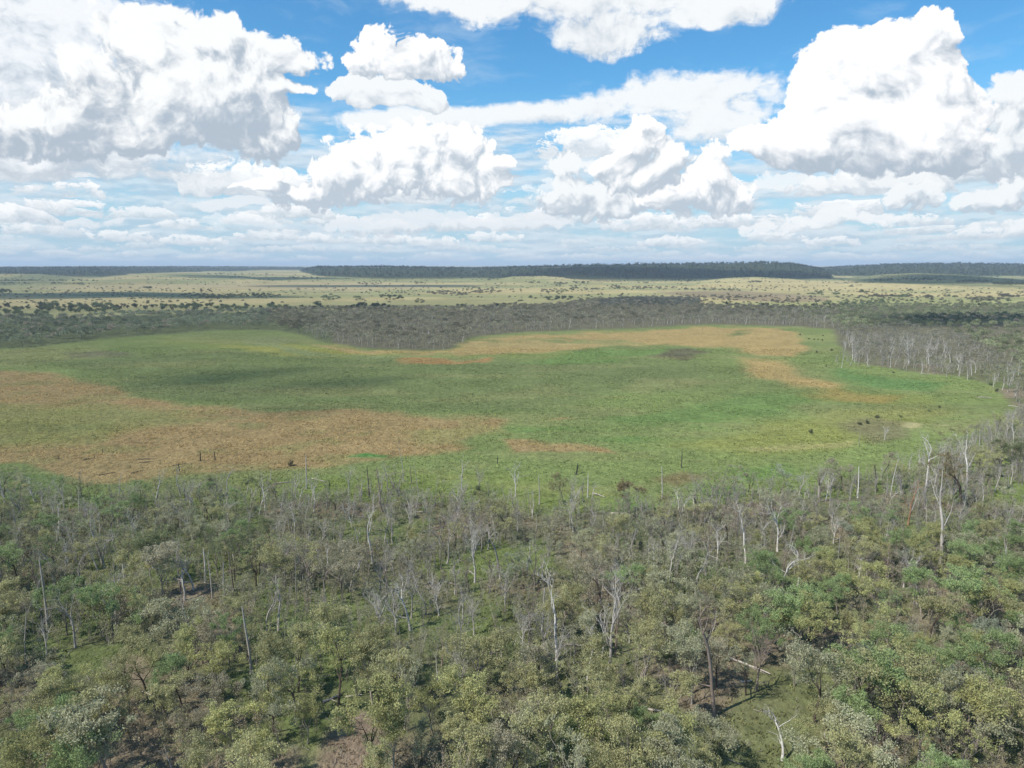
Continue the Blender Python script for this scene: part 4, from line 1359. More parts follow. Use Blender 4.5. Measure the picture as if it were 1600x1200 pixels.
for (x, y, z, X, Y) in list(dp[nearn:]) + list(gv[grn:]):
    D = DEAD[int(rg2.choice([0, 5, 6, 1, 9, 13, 10]))]
    st_dead.add(D['V'], D['Q'], 1, np.array(GREYW) * rg2.uniform(.6, 1.35), x, y, z, rg2.uniform(5.5, 10.5) / D['h'], rg2.random() * 6.28)

# ---- the woodland round the far side of the lagoon
FARWOOD = [(-600, 502), (0, 499), (100, 499), (230, 494), (400, 489), (480, 488), (600, 486), (700, 486), (860, 481), (930, 471), (1000, 465), (1060, 465), (1090, 472), (1100, 481), (1200, 484), (1300, 484), (1400, 480), (1600, 481), (2200, 482), (2200, 690),
           (1660, 690), (1600, 648), (1560, 612), (1500, 590), (1420, 581), (1340, 570), (1318, 548), (1305, 516), (1250, 509), (1100, 506), (960, 513), (800, 519), (735, 526), (715, 543), (650, 547), (560, 542), (500, 532), (480, 523), (430, 515), (330, 515), (250, 521), (150, 529), (60, 541), (0, 545), (-600, 565)]


def far_dens(X, Y, x, y):
    n = fbm(x, y, 70, 3)
    d = .25 + 1.1 * sstep(n, .33, .52)
    grey = in_poly(X, Y, GROVE)
    d = np.where(in_poly(X, Y + 9.0, LAGOON) & (X < 520), 1.0, d)
    return np.where(grey, .45, d)


fw = scatter(64000, -1150, 1250, 270, 1330, lambda X, Y: in_poly(X, Y, FARWOOD) & (X > -60) & (X < 1660), far_dens, 5.0, None, 15)
print('far wood', len(fw))
st_far = Stuff()
for (x, y, z, X, Y) in fw:
    # distance to the lagoon edge decides bark and bareness: edge trees are pale and thin
    n = float(vnoise(np.array([x]), np.array([y]), 110)[0])
    right = sstep(X, 1180, 1330)
    base = np.array((0.245, 0.230, 0.150)) * (1 - right) + np.array((0.27, 0.29, 0.155)) * right
    if X < 420: base = np.array((0.195, 0.220, 0.140))
    if in_poly(np.array([X]), np.array([Y]), [(1400, 512), (1440, 500), (1500, 496), (1600, 500), (1640, 508), (1560, 512), (1470, 514)])[0]:
        base = np.array((0.090, 0.125, 0.070))
    if in_poly(np.array([X]), np.array([Y]), [(930, 484), (940, 470), (1000, 462), (1080, 464), (1095, 474), (1080, 482)])[0]:
        base = np.array((0.17, 0.175, 0.135))
    c = base * (.72 + .5 * n) * rg.uniform(.62, 1.35)
    if rg.random() < .12: c = np.array((0.30, 0.265, 0.195))
    f = FAR[int(rg.integers(0, 8))]
    s = rg.uniform(.75, 1.25) * (1.0 if Y < 560 else .85)
    rz = rg.random() * 6.28
    V, Q = f['leaf']
    edge = X > 470 and in_poly(np.array([X]), np.array([Y + 7.0]), LAGOON)[0] or (X > 470 and in_poly(np.array([X - 14.0]), np.array([Y + 2.0]), LAGOON)[0])
    in_tongue = 480 < X < 1300 and Y > 503 - 12 * (X > 740)
    if in_poly(np.array([X]), np.array([Y]), GROVE)[0]:
        V, Q = V[:200], Q[:50]; c = np.array((0.275, 0.265, 0.190)) * rg.uniform(.8, 1.1)
    elif edge or (in_tongue and rg.random() < .5):
        V, Q = V[:280], Q[:70]; c = np.array((0.285, 0.270, 0.180)) * rg.uniform(.75, 1.2)
    st_far.add(V, Q, 0, c, x, y, z, s, rz)
    wc = np.array((0.36, 0.33, 0.29)) * rg.uniform(.6, 1.1) if (edge or in_tongue or rg.random() < .2) else np.array((0.16, 0.14, 0.12))
    if edge or in_tongue or rg.random() < .15 or Y > 560: st_far.add(*f['wood'], 1, wc, x, y, z, s, rz)
    if (edge and rg.random() < .45) or (in_tongue and rg.random() < .14) or (1200 < X < 1320 and rg.random() < .2):
        D = DEAD[int(rg.choice([0, 5, 10, 11, 8]))]
        st_dead.add(D['V'], D['Q'], 1, np.array(WHITE) * rg.uniform(.6, 1.0), x + 3, y - 2, z, rg.uniform(6, 11) / D['h'], rg.random() * 6.28)

# ---- forest on the ranges
print('hills')
rgh = np.random.default_rng(21)
st_hill = Stuff()
nh = 150000
hx = rgh.uniform(-7500, 6500, nh); hy = rgh.uniform(2300, 9500, nh)
hz, hw = terrain(hx, hy, True)
hX, hY, _ = project(hx, hy, hz)
keep = (hw > .5) & (hX > -40) & (hX < 1640)
# keep what faces the camera: the front slope and the first strip of the plateau
hz2 = terrain(hx, hy - 60.0)
slope = (hz - hz2) / 60
keep &= (slope > .012) | (rgh.random(nh) < .35)
idx = np.nonzero(keep)[0][:26000]
print('hill trees', keep.sum())
for i in idx:
    f = HILL[int(rgh.integers(0, 6))]
    c = np.array((0.045, 0.066, 0.038)) * rgh.uniform(.55, 1.5)  # dark green foliage, albedo lowered further to stand in for cloud shade
    if rgh.random() < .06: c = np.array((0.12, 0.11, 0.07))
    st_hill.add(*f['leaf'], 0, c, hx[i], hy[i], hz[i] - 1, rgh.uniform(.55, 1.6), rgh.random() * 6.28)

# ---- paddock trees over the plains
CLUST = [  # x, y, rx, ry, count, tone
    (125, 484, 66, 6, 50, 'pg'), (80, 478, 16, 3, 14, 'pg'), (20, 490, 18, 4, 9, 'pg'), (65, 492, 12, 3, 6, 'pg'), (160, 478, 18, 3, 14, 'pg'),
    (340, 467, 32, 3.5, 42, 'pd'), (400, 466, 40, 3, 34, 'pd'), (300, 464, 20, 2, 12, 'pd'), (230, 453, 8, 1, 8, 'pd'), (5, 458, 12, 3, 14, 'pd'),
    (280, 481, 26, 3, 14, 'pg'), (360, 483, 24, 3, 12, 'pg'), (435, 485, 20, 5, 16, 'pg'), (300, 479, 60, 4, 14, 'pg'),
    (515, 469, 16, 4, 22, 'pg'), (560, 470, 10, 3, 8, 'pg'), (612, 468, 20, 3, 26, 'pd'), (590, 480, 8, 2, 7, 'pd'), (655, 474, 10, 3, 7, 'pd'), (497, 478, 8, 2, 6, 'pg'),
    (580, 445, 22, 1.6, 14, 'pd'), (655, 444, 10, 1.5, 8, 'pd'), (690, 461, 22, 3, 26, 'pp'), (720, 463, 10, 2, 10, 'pp'), (760, 459, 24, 3, 26, 'pp'), (745, 454, 26, 3, 12, 'pp'),
    (870, 470, 26, 2.6, 26, 'pd'), (834, 469, 6, 2, 4, 'pd'), (875, 458, 12, 3.5, 12, 'pg'), (852, 458, 14, 3, 9, 'pp'), (895, 453, 7, 4, 10, 'pd'), (875, 446, 14, 2, 14, 'pd'), (910, 444, 16, 2, 14, 'pd'),
    (925, 455, 20, 2, 12, 'pp'), (960, 452, 10, 4, 14, 'pd'), (990, 453, 20, 3, 20, 'pp'), (1070, 440, 30, 2.2, 34, 'pd'), (835, 444, 8, 2, 6, 'pd'), (770, 438, 8, 2, 9, 'pd'), (1010, 444, 5, 1, 5, 'pd'),
    (1035, 453, 40, 1.2, 18, 'pp'), (1120, 456, 70, 1.2, 26, 'pp'), (1130, 469, 60, 1.2, 18, 'pp'), (1180, 443, 14, 1, 12, 'pd'), (1145, 435, 8, 1, 8, 'pd'),
    (1275, 462, 14, 2.4, 14, 'pg'), (1306, 462, 8, 2.4, 6, 'pg'), (1235, 474, 12, 3.5, 14, 'pp'), (1215, 476, 12, 1.4, 7, 'pp'), (1292, 478, 10, 3, 8, 'pg'), (1345, 477, 36, 4, 44, 'pg'), (1375, 474, 14, 3, 12, 'pg'),
    (1372, 467, 30, 1.6, 26, 'pp'), (1405, 467, 14, 1.6, 14, 'pg'), (1440, 468, 22, 1.6, 14, 'pp'), (1350, 459, 10, 1.4, 7, 'pd'), (1540, 471, 28, 2.6, 40, 'pp'), (1580, 467, 20, 1.8, 16, 'pp'), (1485, 468, 6, 1.4, 4, 'pg'),
    (1330, 451, 3, 1.4, 3, 'pd'), (1422, 457, 4, 1, 4, 'pd'), (1385, 440, 20, 1.2, 22, 'pd'), (1440, 439, 34, 2.2, 46, 'pd'), (1520, 442, 30, 2.0, 60, 'pd'), (1580, 446, 30, 2.2, 80, 'pd'),
    (1060, 481, 50, 2, 16, 'pg'), (80, 441, 80, 1.6, 40, 'pd'), (110, 445, 30, 1.2, 18, 'pd'), (20, 443, 24, 2, 30, 'pd'), (380, 430, 60, 1.6, 34, 'pd'), (470, 436, 30, 1.6, 30, 'pd'), (720, 434, 40, 1.6, 40, 'pd'),
]
PT = dict(pg=(0.135, 0.165, 0.085), pd=(0.060, 0.078, 0.045), pp=(0.125, 0.115, 0.080))
pts = []
rp_ = np.random.default_rng(33)
psp = Spacer(20.0)
for (cx, cy, rx, ry, n, tn) in CLUST:
    m = 0
    for _ in range(n * 3):
        if m >= n: break
        a = rp_.random() * 6.28; q = math.sqrt(rp_.random())
        X, Y = cx + rx * q * math.cos(a), cy + ry * q * math.sin(a)
        if not in_poly(np.array([X]), np.array([Y]), PLAIN)[0]: continue
        x, y, z = ground_px(X, Y)
        if y > 9000 or y < 300 or not psp.ok(x, y, 5.5): continue
        psp.add(x, y); pts.append((x, y, z, X, Y, tn, rp_.uniform(.7, 1.1) * (1.15 if Y < 470 else .9), 1)); m += 1
for _ in range(4200):
    X = rp_.uniform(-10, 1610); Y = 430 + (rp_.random() ** 1.1) * 56
    if not in_poly(np.array([X]), np.array([Y]), PLAIN)[0]: continue
    x, y, z = ground_px(X, Y)
    if y > 9000 or y < 300 or not psp.ok(x, y, 9): continue
    if rp_.random() > float(sstep(fbm(np.array([x]), np.array([y]), 330, 3),   .34, .56)[0]) * 1.1 + .10: continue
    psp.add(x, y); pts.append((x, y, z, X, Y, 'pd' if rp_.random() < .6 else 'pp', rp_.uniform(.4, .95), 0))
pts.sort(key=lambda p: p[1])
print('paddock', len(pts))
st_pad = Stuff()
for i, (x, y, z, X, Y, tn, s, cl) in enumerate(pts):
    P = PAD[int(rp_.integers(0, 6))]; c = np.array(PT[tn]) * rp_.uniform(.8, 1.25); rz = rp_.random() * 6.28
    if i < 300:
        o = bpy.data.objects.new('paddock_tree', P['me']); COL.link(o)
        o.location = (x, y, z); o.scale = (s, s, s * .95); o.rotation_euler = (0, 0, rz); o.color = (*c, 1)
        RAW.append(dict(kind='pad', o=o, X=X, Y=Y, tone=tn, h=P['h'] * s, s=s))
    else:
        V, Q = FAR[i % 6]['leaf']
        st_pad.add(V, Q, 0, c, x, y, z - 1.5 * s, s * 1.15, rz)

st_gum.build('gum_woodland', 'leafy gum trees further back in the near woodland, toward the lagoon shore', 'woodland')
st_sap.build('regrowth_scrub', 'dense grey-green thin-stemmed regrowth filling the near woodland', 'scrub')
st_dead.build('dead_timber', 'pale dead trunks standing along the far shore of the lagoon', 'dead trees')
st_far.build('lagoon_woodland', 'grey-green woodland belt wrapping the far side of the lagoon', 'woodland')
st_hill.build('range_forest', 'dark forest covering the low flat-topped ranges on the skyline', 'forest')
st_pad.build('distant_paddock_trees', 'tiny dark trees dotting the farthest pale grass plains', 'trees')


# ------------------------------------------------------------------ fallen logs, stumps, wetland bushes
def log_mesh(seed, L=6.0, r=.22, stubs=3):
    rg = np.random.default_rng(seed); W = MB()
    p, d = wander(rg, (-L / 2, 0, r * .8), (1, 0, .0), L, 7, .05)
    p = np.array(p); p[:, 2] = np.clip(p[:, 2], r * .5, r * 1.6)
    W.tube(p, np.linspace(r, r * .45, 8), 7)
    for s in range(stubs):
        k = int(rg.integers(3, 8))
        q, _ = wander(rg, p[k], limb_dir(rg, np.array([1., 0, .15]), rg.uniform(.5, 1.0), rg.uniform(0, 3.14)), rg.uniform(.8, 2.4), 3, .15, .06)
        q = np.array(q); q[:, 2] = np.maximum(q[:, 2], .05)
        W.tube(q, np.linspace(r * .42, r * .12, 4), 4)
    # broken butt: root flare lobes
    for a in (0.3, 2.2, 4.1):
        q = [p[0] + np.array([.25, 0, 0]), p[0] + np.array([-.25, math.cos(a) * r * 1.2, max(-r * .6, math.sin(a) * r * 1.3)])]
        W.tube(q, [r * .6, r * .2], 4)
    V, Q = W.get()
    return mesh_quads('fallen_log', V, Q, [WOOD_O], smooth=True)


LOGM = [log_mesh(60 + i, L=6.5, r=(.2, .26, .18, .3)[i % 4], stubs=(3, 1, 5, 2)[i % 4]) for i in range(4)]
LOGS = [  # x0,y0,x1,y1 and the description
    (428, 757, 460, 753, 0, 'grey', 'long grey fallen trunk on the green margin left of the lone shore post'),
    (487, 748, 511, 751, 2, 'white', 'pale fallen log with upturned limb right of the lone shore post'),
    (955, 803, 1008, 807, 1, 'white', 'straight white log lying under the leaning brown-leaved tree'),
    (927, 772, 948, 777, 1, 'white', 'thin pale log on the shore left of the leaning brown-leaved tree'),
    (1141, 1030, 1205, 1056, 0, 'white', 'long pale log across the back of the grassy clearing'),
    (1157, 1066, 1174, 1071, 3, 'white', 'short pale log on grass left of the dark twiggy tree'),
    (1029, 973, 1057, 985, 1, 'white', 'thin pale log left of the tall crooked tree'),
    (505, 1098, 535, 1091, 3, 'white', 'stack-like pale fallen trunk, bottom left of centre'),
    (540, 1090, 566, 1087, 0, 'white', 'pale broken log right of the stacked fallen trunk'),
    (58, 1184, 102, 1176, 1, 'white', 'long straight pale log near the bottom left corner'),
    (145, 1158, 176, 1149, 1, 'grey', 'grey log behind the large grey-green gum at bottom left'),
    (222, 1082, 240, 1080, 2, 'white', 'small bleached log at the foot of a dark upright gum'),
    (650, 801, 672, 801, 1, 'white', 'short white log in the shoreline scrub left of centre'),
    (700, 912, 716, 914, 1, 'grey', 'grey log lying in the central green opening'),
    (1008, 1108, 1030, 1118, 3, 'white', 'bleached broken log below the grey thicket, right of centre'),
    (1470, 728, 1490, 731, 1, 'white', 'pale log lying in grass near the right shore'),
    (1576, 634, 1598, 638, 0, 'white', 'long white log at the right edge of the flat'),
    (1528, 621, 1548, 622, 1, 'white', 'thin pale log on the flat below the right woodland'),
    (1310, 565, 1318, 566, 1, 'dark', 'dark log at the left tip of the pale grove'),
    (1437, 585, 1450, 585, 1, 'white', 'pale log at the foot of the pale grove'),
    (1468, 586, 1482, 587, 1, 'dark', 'dark log along the edge of the flat right of the grove foot'),
    (130, 719, 148, 716, 1, 'dark', 'thin dark log beside the paired stumps in the orange weed'),
    (214, 718, 246, 717, 1, 'dark', 'straight dark log in the orange weed left of the two tall stumps'),
    (218, 723, 242, 721, 1, 'dark', 'second thin dark log just below the straight one in orange weed'),
    (155, 743, 180, 738, 1, 'dark', 'slanting dark log low in the orange weed, far left'),
    (205, 740, 222, 735, 1, 'dark', 'dark log right of the slanting one, low in the orange weed'),
    (226, 693, 231, 691, 3, 'dark', 'short thick dark log high in the orange weed'),
    (270, 728, 292, 724, 1, 'dark', 'dark log below the two tall stumps'),
    (325, 1012, 345, 1018, 2, 'white', 'pale broken branches on the ground left of the straight grey pole'),
    (770, 1145, 800, 1152, 0, 'grey', 'grey log among gums, bottom centre'),
    (1290, 1150, 1285, 1165, 3, 'white', 'short bleached log at the foot of the tall bent pale-trunked gum'),
    (885, 1008, 920, 1010, 1, 'grey', 'grey log left of the biggest bare grey tree'),
]
LC = dict(grey=(0.26, .23, .20), white=(0.40, .355, .30), dark=(.085, .072, .06))
for (x0, y0, x1, y1, v, cn, text) in LOGS:
    a = ground_px(x0, y0); b = ground_px(x1, y1)
    L = math.hypot(b[0] - a[0], b[1] - a[1])
    o = bpy.data.objects.new('fallen_log', LOGM[v]); COL.link(o)
    o.location = ((a[0] + b[0]) / 2, (a[1] + b[1]) / 2, (a[2] + b[2]) / 2)
    s = L / 6.5
    o.scale = (s, min(1.6, max(.8, s)) * (.55 if cn == 'dark' else 1), min(1.6, max(.8, s)) * (.55 if cn == 'dark' else 1))
    o.rotation_euler = (0, 0, math.atan2(b[1] - a[1], b[0] - a[0]))
    o.color = (*LC[cn], 1)
    tag(o, text, 'log', 'fallen logs on the ground')


def stump_mesh(seed):
    rg = np.random.default_rng(seed); W = MB()
    p, d = wander(rg, (0, 0, -.2), (0.03, 0, 1), 2.2, 5, .05)
    W.tube(p, [.32, .22, .19, .17, .15, .05], 7)
    q, _ = wander(rg, p[3], (.6, .1, .7), .6, 2, .1); W.tube(q, [.09, .06, .02], 4)
    for a in (0, 2.1, 4.2):
        W.tube([(0, 0, .25), (math.cos(a) * .45, math.sin(a) * .45, -.1)], [.12, .05], 4)
    V, Q = W.get()
    return mesh_quads('tree_stump', V, Q, [CHAR], smooth=True)


STM = [stump_mesh(i) for i in (1, 2, 3)]
for i, (bx, by, h, text) in enumerate([
    (313, 720, 4.2, 'tallest charred stump in the orange weed, left of its twin'), (336, 718, 3.4, 'charred stump right of the tallest one in orange weed'),
    (148, 716, 1.8, 'small dark stump at the right end of the thin dark log'), (161, 709, 2.4, 'dark stump above and right of the thin dark log'),
    (91, 718, 2.0, 'small lone dark stump in the orange weed, far left'), (53, 705, 1.6, 'faint stump highest in the orange weed, far left'),
    (185, 730, 1.2, 'tiny dark stump between the slanting log and straight log'), (204, 731, 1.3, 'tiny dark stump right of another tiny one, below the straight log'),
    (281, 736, 3.2, 'thin dark stump at the bottom edge of the orange weed'), (777, 724, 3.0, 'lone dark stump on the green margin right of centre'),
    (900, 742, 4.6, 'slanted dark stump on the green shore right of centre'), (514, 765, 3.2, 'dark stump at the shore right of the lone post'),
    (233, 711, 1.2, 'tiny stump right of the short thick dark log'), (1098, 515, 3.5, 'tiny dark stump in the far orange patch')]):
    x, y, z = ground_px(bx, by)
    o = bpy.data.objects.new('tree_stump', STM[i % 3]); COL.link(o)
    o.location = (x, y, z); o.scale = (h / 2.2 * .5, h / 2.2 * .5, h / 2.2 * .9); o.rotation_euler = (0, .25 if bx == 900 else .04, i * 1.3)
    tag(o, text, 'stump', 'stumps standing in the lagoon')


def bush_mesh(seed):
    rg = np.random.default_rng(seed); W = MB(); tips = []
    for k in range(6):
        t, _ = wander(rg, (0, 0, -.1), limb_dir(rg, np.array([0, 0, 1.]), rg.uniform(.1, .7), k * 1.05), rg.uniform(.8, 1.5), 3, .12)
        W.tube(t, [.05, .04, .03, .015], 4); tips += [t[-1], t[-2]]
    wV, wQ = W.get()
    V, Q = leaf_cloud(rg, np.array(tips), rg.uniform(.3, .55, len(tips)), 60, .22)
    return mesh_quads('wetland_bush', np.vstack([wV, V]), np.vstack([wQ, Q + len(wV)]), [BARK_DARK, LEAF_O], midx=np.r_[np.zeros(len(wQ)), np.ones(len(Q))])


BSH = [bush_mesh(i) for i in (4, 5)]
for i, (bx, by, h, tn, text) in enumerate([
    (454, 728, 3.8, 'rust', 'small rusty bush standing in orange weed left of the lone shore post'),
    (1344, 664, 3.0, 'dark', 'dark bush on the flat, left of a pair'), (1355, 662, 3.4, 'dark', 'dark bush on the flat, middle of three'), (1370, 653, 3.2, 'dark', 'dark bush on the bright green flat, uppermost of three'),
    (1267, 677, 3.2, 'dark', 'lone dark bush on the yellow-green flat'), (1396, 583, 3.6, 'olive', 'olive bush below the pale grove'), (1276, 551, 3.8, 'dark', 'dark bush on the green right of the far orange patch'),
    (1299, 548, 4.5, 'dark', 'larger dark bush near the left tip of the pale grove'), (1250, 524, 4.0, 'dark', 'dark bush beside the far orange patch, upper right'),
    (1264, 530, 3.6, 'dark', 'first of the row of dark bushes right of the far orange patch'), (1272, 531, 3.2, 'dark', 'second of the row of dark bushes right of the far orange patch'), (1278, 531, 3.2, 'dark', 'third of the row of dark bushes right of the far orange patch'),
    (1285, 532, 3.4, 'dark', 'last of the row of dark bushes right of the far orange patch'), (1286, 525, 3.4, 'dark', 'dark bush behind the row of bushes'), (1291, 573, 2.6, 'dark', 'tiny dark bush on the green in front of the grove tip'),
    (1407, 652, 2.6, 'green', 'green bush left of the pale sandy patch'), (1468, 637, 2.4, 'dark', 'tiny dark bush above the pale sandy patch'), (1452, 643, 2.4, 'green', 'low green bush upper right of the three dark bushes'),
    (1557, 612, 4.5, 'dark', 'dark bush at the edge of the right woodland'), (1548, 602, 4.0, 'dark', 'dark bush at the corner of the right woodland')]):
    x, y, z = ground_px(bx, by)
    o = bpy.data.objects.new('wetland_bush', BSH[i % 2]); COL.link(o)
    s = h / 1.9 * (.48 if by < 620 else .62)
    o.location = (x, y, z); o.scale = (s, s, s); o.rotation_euler = (0, 0, i * 1.7)
    o.color = (*(np.array(PAL[tn]) * .75), 1)
    tag(o, text, 'bush', 'bushes out on the wet flat')


# ------------------------------------------------------------------ ground cover: sedge and grass tussocks, fallen sticks
def tussocks(name, label, n, x0, x1, y0, y1, mask, w, h, blades, seed, pw=1.0):
    rg = np.random.default_rng(seed)
    y = y0 + (y1 - y0) * rg.random(n) ** pw; x = rg.uniform(x0, x1, n)
    k = np.abs(x) < y * .80 + 20
    x, y = x[k], y[k]
    z, wd = terrain(x, y, True)
    X, Y, d = project(x, y, z)
    k = mask(X, Y) & (fbm(x + 31, y - 8, 18, 3) + rg.normal(0, .08, len(x)) > .46)
    x, y, z, wd = x[k], y[k], z[k], wd[k]
    col = survey_colours(x, y, z, wd) * rg.uniform(.95, 2.1, len(x))[:, None] * np.array([1.05, 1.0, .9])
    m = len(x)
    X = np.repeat(x, blades); Yw = np.repeat(y, blades); Z = np.repeat(z, blades); C = np.repeat(col, blades, axis=0)
    N = len(X)
    size = np.repeat(rg.uniform(.6, 1.4, m), blades)
    ox, oy = rg.normal(0, w * .5, N) * size, rg.normal(0, w * .5, N) * size
    a = rg.random(N) * 6.28; lean = rg.uniform(.1, .8, N)
    hx, hy = np.cos(a), np.sin(a)
    L = h * size * rg.uniform(.6, 1.2, N); W = w * .22 * size
    base = np.stack([X + ox, Yw + oy, Z - .05], 1)
    side = np.stack([-hy, hx, np.zeros(N)], 1) * W[:, None]
    tip = base + np.stack([hx * lean * L, hy * lean * L, L], 1)
    V = np.stack([base - side, base + side, tip + side * .35, tip - side * .35], 1).reshape(-1, 3)
    me = mesh_quads(name, V, np.arange(N * 4).reshape(N, 4), [LEAF_T], tint=np.repeat(C, 4, axis=0))
    o = bpy.data.objects.new(name, me); COL.link(o)
    tag(o, label, 'grass', kind='stuff'); print(name, N)


tussocks('sedge_tussocks', 'low tufts of sedge and water weed covering the green and rusty lagoon', 110000, -420, 480, 190, 560, lambda X, Y: in_poly(X, Y, LAGOON) & (X > -20) & (X < 1620), 1.1, .24, 5, 71, 1.0)
tussocks('grass_tufts', 'short green and straw grass tufts on the woodland floor', 90000, -220, 260, 68, 250, lambda X, Y: in_poly(X, Y, NEARWOOD) & (X > -40) & (X < 1640) & (Y < 1260), .5, .34, 5, 72, 1.0)
rs = np.random.default_rng(73)
W = MB()
sx = rs.uniform(-160, 190, 5200); sy = rs.uniform(70, 215, 5200)
sz = terrain(sx, sy); SX, SY, _ = project(sx, sy, sz)
kk = in_poly(SX, SY, NEARWOOD) & (SX > -20) & (SX < 1620) & (SY < 1240)
for x, y, z in zip(sx[kk], sy[kk], sz[kk]):
    a = rs.random() * 6.28; L = rs.uniform(.6, 2.6); r = rs.uniform(.02, .055)
    b = a + rs.normal(0, .4)
    p = [(x, y, z + .05), (x + math.cos(a) * L * .5, y + math.sin(a) * L * .5, z + rs.uniform(.05, .25)), (x + math.cos(a) * L * .5 + math.cos(b) * L * .5, y + math.sin(a) * L * .5 + math.sin(b) * L * .5, z + rs.uniform(.03, .3))]
    W.tube(p, [r, r * .8, r * .4], 3)
V, Q = W.get()
me = mesh_quads('fallen_sticks', V, Q, [WOOD_T], tint=np.repeat(np.array([[.34, .30, .26]]), len(V), axis=0))
o = bpy.data.objects.new('fallen_sticks', me); COL.link(o)
tag(o, 'bleached sticks and twigs littering the woodland floor', 'sticks', kind='stuff')

# ------------------------------------------------------------------ descriptions for every individual tree
def side_of(X):
    for lim, w in ((110, 'at the left edge'), (300, 'far left'), (500, 'left'), (680, 'left of centre'), (920, 'at centre'), (1100, 'right of centre'), (1300, 'right'), (1490, 'far right'), (9999, 'at the right edge')):
        if X < lim: return w


def _dw(Y):
    for lim, w in ((800, 'on the shoreline'), (860, 'behind the shoreline'), (930, 'in the back rows'), (1010, 'in the middle rows'), (1090, 'in the third row from the front'), (1160, 'in the second row'), (9999, 'in the front row')):
        if Y < lim: return w


def relation(X, Y, k=0):
    lm = sorted(LM, key=lambda m: (m[0] - X) ** 2 + ((m[1] - Y) * 1.3) ** 2)[k]
    dx, dy = X - lm[0], Y - lm[1]
    dist = math.hypot(dx, dy * 1.3)
    near = 'close ' if dist < 22 else ('' if dist < 60 else 'well ')
    if abs(dx) > 2.2 * abs(dy): w = 'right of' if dx > 0 else 'left of'
    elif abs(dy) > 2.2 * abs(dx): w = 'in front of' if dy > 0 else 'behind'
    else: w = ('in front and ' if dy > 0 else 'behind and ') + ('right of' if dx > 0 else 'left of')
    return near + w + ' ' + lm[3]


def shape_word(d):
    if d['kind'] == 'gum':
        s = 'tall' if d['h'] > 9.8 else ('low' if d['h'] < 7.4 else '')
        w = 'thin-leaved' if d['sparse'] else ('broad' if d['wd'] > 1.02 else ('narrow' if d['wd'] < .87 else 'rounded'))
        return (s + ' ' + w).strip() + ' ' + TONEWORD[d['tone']] + ' gum'
    if d['kind'] == 'sap':
        return ('tall ' if d['h'] > 5 else ('low ' if d['h'] < 3.4 else '')) + dict(grey='grey-green', khaki='khaki', olive='olive', green='green', pink='pinkish brown')[d['tone']] + ' sapling'
    if d['kind'] in ('dead', 'grove'):
        return ('tall ' if d['h'] > (10 if d['kind'] == 'dead' else 12) else ('short ' if d['h'] < (7.4 if d['kind'] == 'dead' else 9.5) else '')) + dict(white='white', grey='grey', brown='brown')[d['tone']] + ' ' + d['form'] + ' dead tree'
    return ('large ' if d['s'] > 1.0 else ('small ' if d['s'] < .6 else '')) + dict(pg='green', pd='dark', pp='brownish')[d['tone']] + ' paddock tree'


ORD = ['leftmost'] + (['second', 'third', 'fourth', 'fifth', 'sixth', 'seventh', 'eighth', 'ninth', 'tenth', 'eleventh', 'twelfth', 'thirteenth', 'fourteenth', 'fifteenth', 'sixteenth', 'seventeenth', 'eighteenth', 'nineteenth', 'twentieth'])
CATS = dict(gum='gum tree', sap='sapling', dead='dead tree', grove='dead tree', pad='paddock tree', mark='dead tree', gmark='gum tree')
GRP = dict(gum='gum trees in the near woodland', sap='saplings in the near woodland', dead='dead trees in the woodland', grove='dead trees in the pale grove', pad='scattered trees on the grass plains', mark='dead trees in the woodland', gmark='gum trees in the near woodland')
CLN = [(125, 484, 'the big green clump on the left'), (340, 467, 'the dark clump left of centre'), (410, 466, 'the long dark tree line'), (515, 469, 'the green clump mid left'), (612, 468, 'the dark thicket beside it'), (435, 485, 'the clump at the woodland edge'),
       (700, 462, 'the brownish belt near centre'), (870, 470, 'the long thicket near centre'), (990, 453, 'the trees by the wooded knoll'), (1275, 462, 'the green pair on the right plain'), (1235, 474, 'the brown clump right of the knoll'),
       (1345, 477, 'the green belt before the right woodland'), (1380, 467, 'the tree row on the right plain'), (1540, 471, 'the brown thicket far right'), (290, 481, 'the loose green trees behind the left woodland'), (20, 488, 'the left edge of the plain'), (1470, 468, 'the gap right of the tree row'), (930, 456, 'the scattered trees at centre plain'), (590, 480, 'the dark bush group before the plain')]
used = {}
for d in RAW:
    o = d['o']; k = d['kind']
    if k in ('mark', 'gmark'):
        lab = d['label']
    elif k == 'pad':
        c = sorted(CLN, key=lambda m: (m[0] - d['X']) ** 2 + ((m[1] - d['Y']) * 5) ** 2)[0]
        dx, dy = d['X'] - c[0], d['Y'] - c[1]
        w = 'in' if abs(dx) < 26 and abs(dy) < 4 else ('behind' if dy < -abs(dx) / 8 else ('before' if dy > abs(dx) / 8 else ('right of' if dx > 0 else 'left of')))
        lab = shape_word(d) + ' ' + w + ' ' + c[2]
    elif k == 'grove':
        lab = shape_word(d) + ' ' + ('at front' if d['Y'] > 565 else ('in middle' if d['Y'] > 540 else 'at back')) + ' of grove, ' + relation(d['X'], d['Y']).replace('well ', '').replace('close ', '').replace('in front and ', 'below, ').replace('behind and ', 'above, ')
    else:
        lab = shape_word(d) + ' ' + relation(d['X'], d['Y'])
    d['lab'] = lab
    used.setdefault(lab, []).append(d)
for lab, ds in list(used.items()):
    if len(ds) > 1:
        ds.sort(key=lambda d: d['X'])
        for i, d in enumerate(ds):
            base = lab
            j = len(ds) - 1 - i
            if j < i: pre = 'rightmost ' if j == 0 else (ORD[j] + ' from right ' if j < len(ORD) else '')
            else: pre = 'leftmost ' if i == 0 else (ORD[i] + ' from left ' if i < len(ORD) else '')
            d['lab'] = pre + base
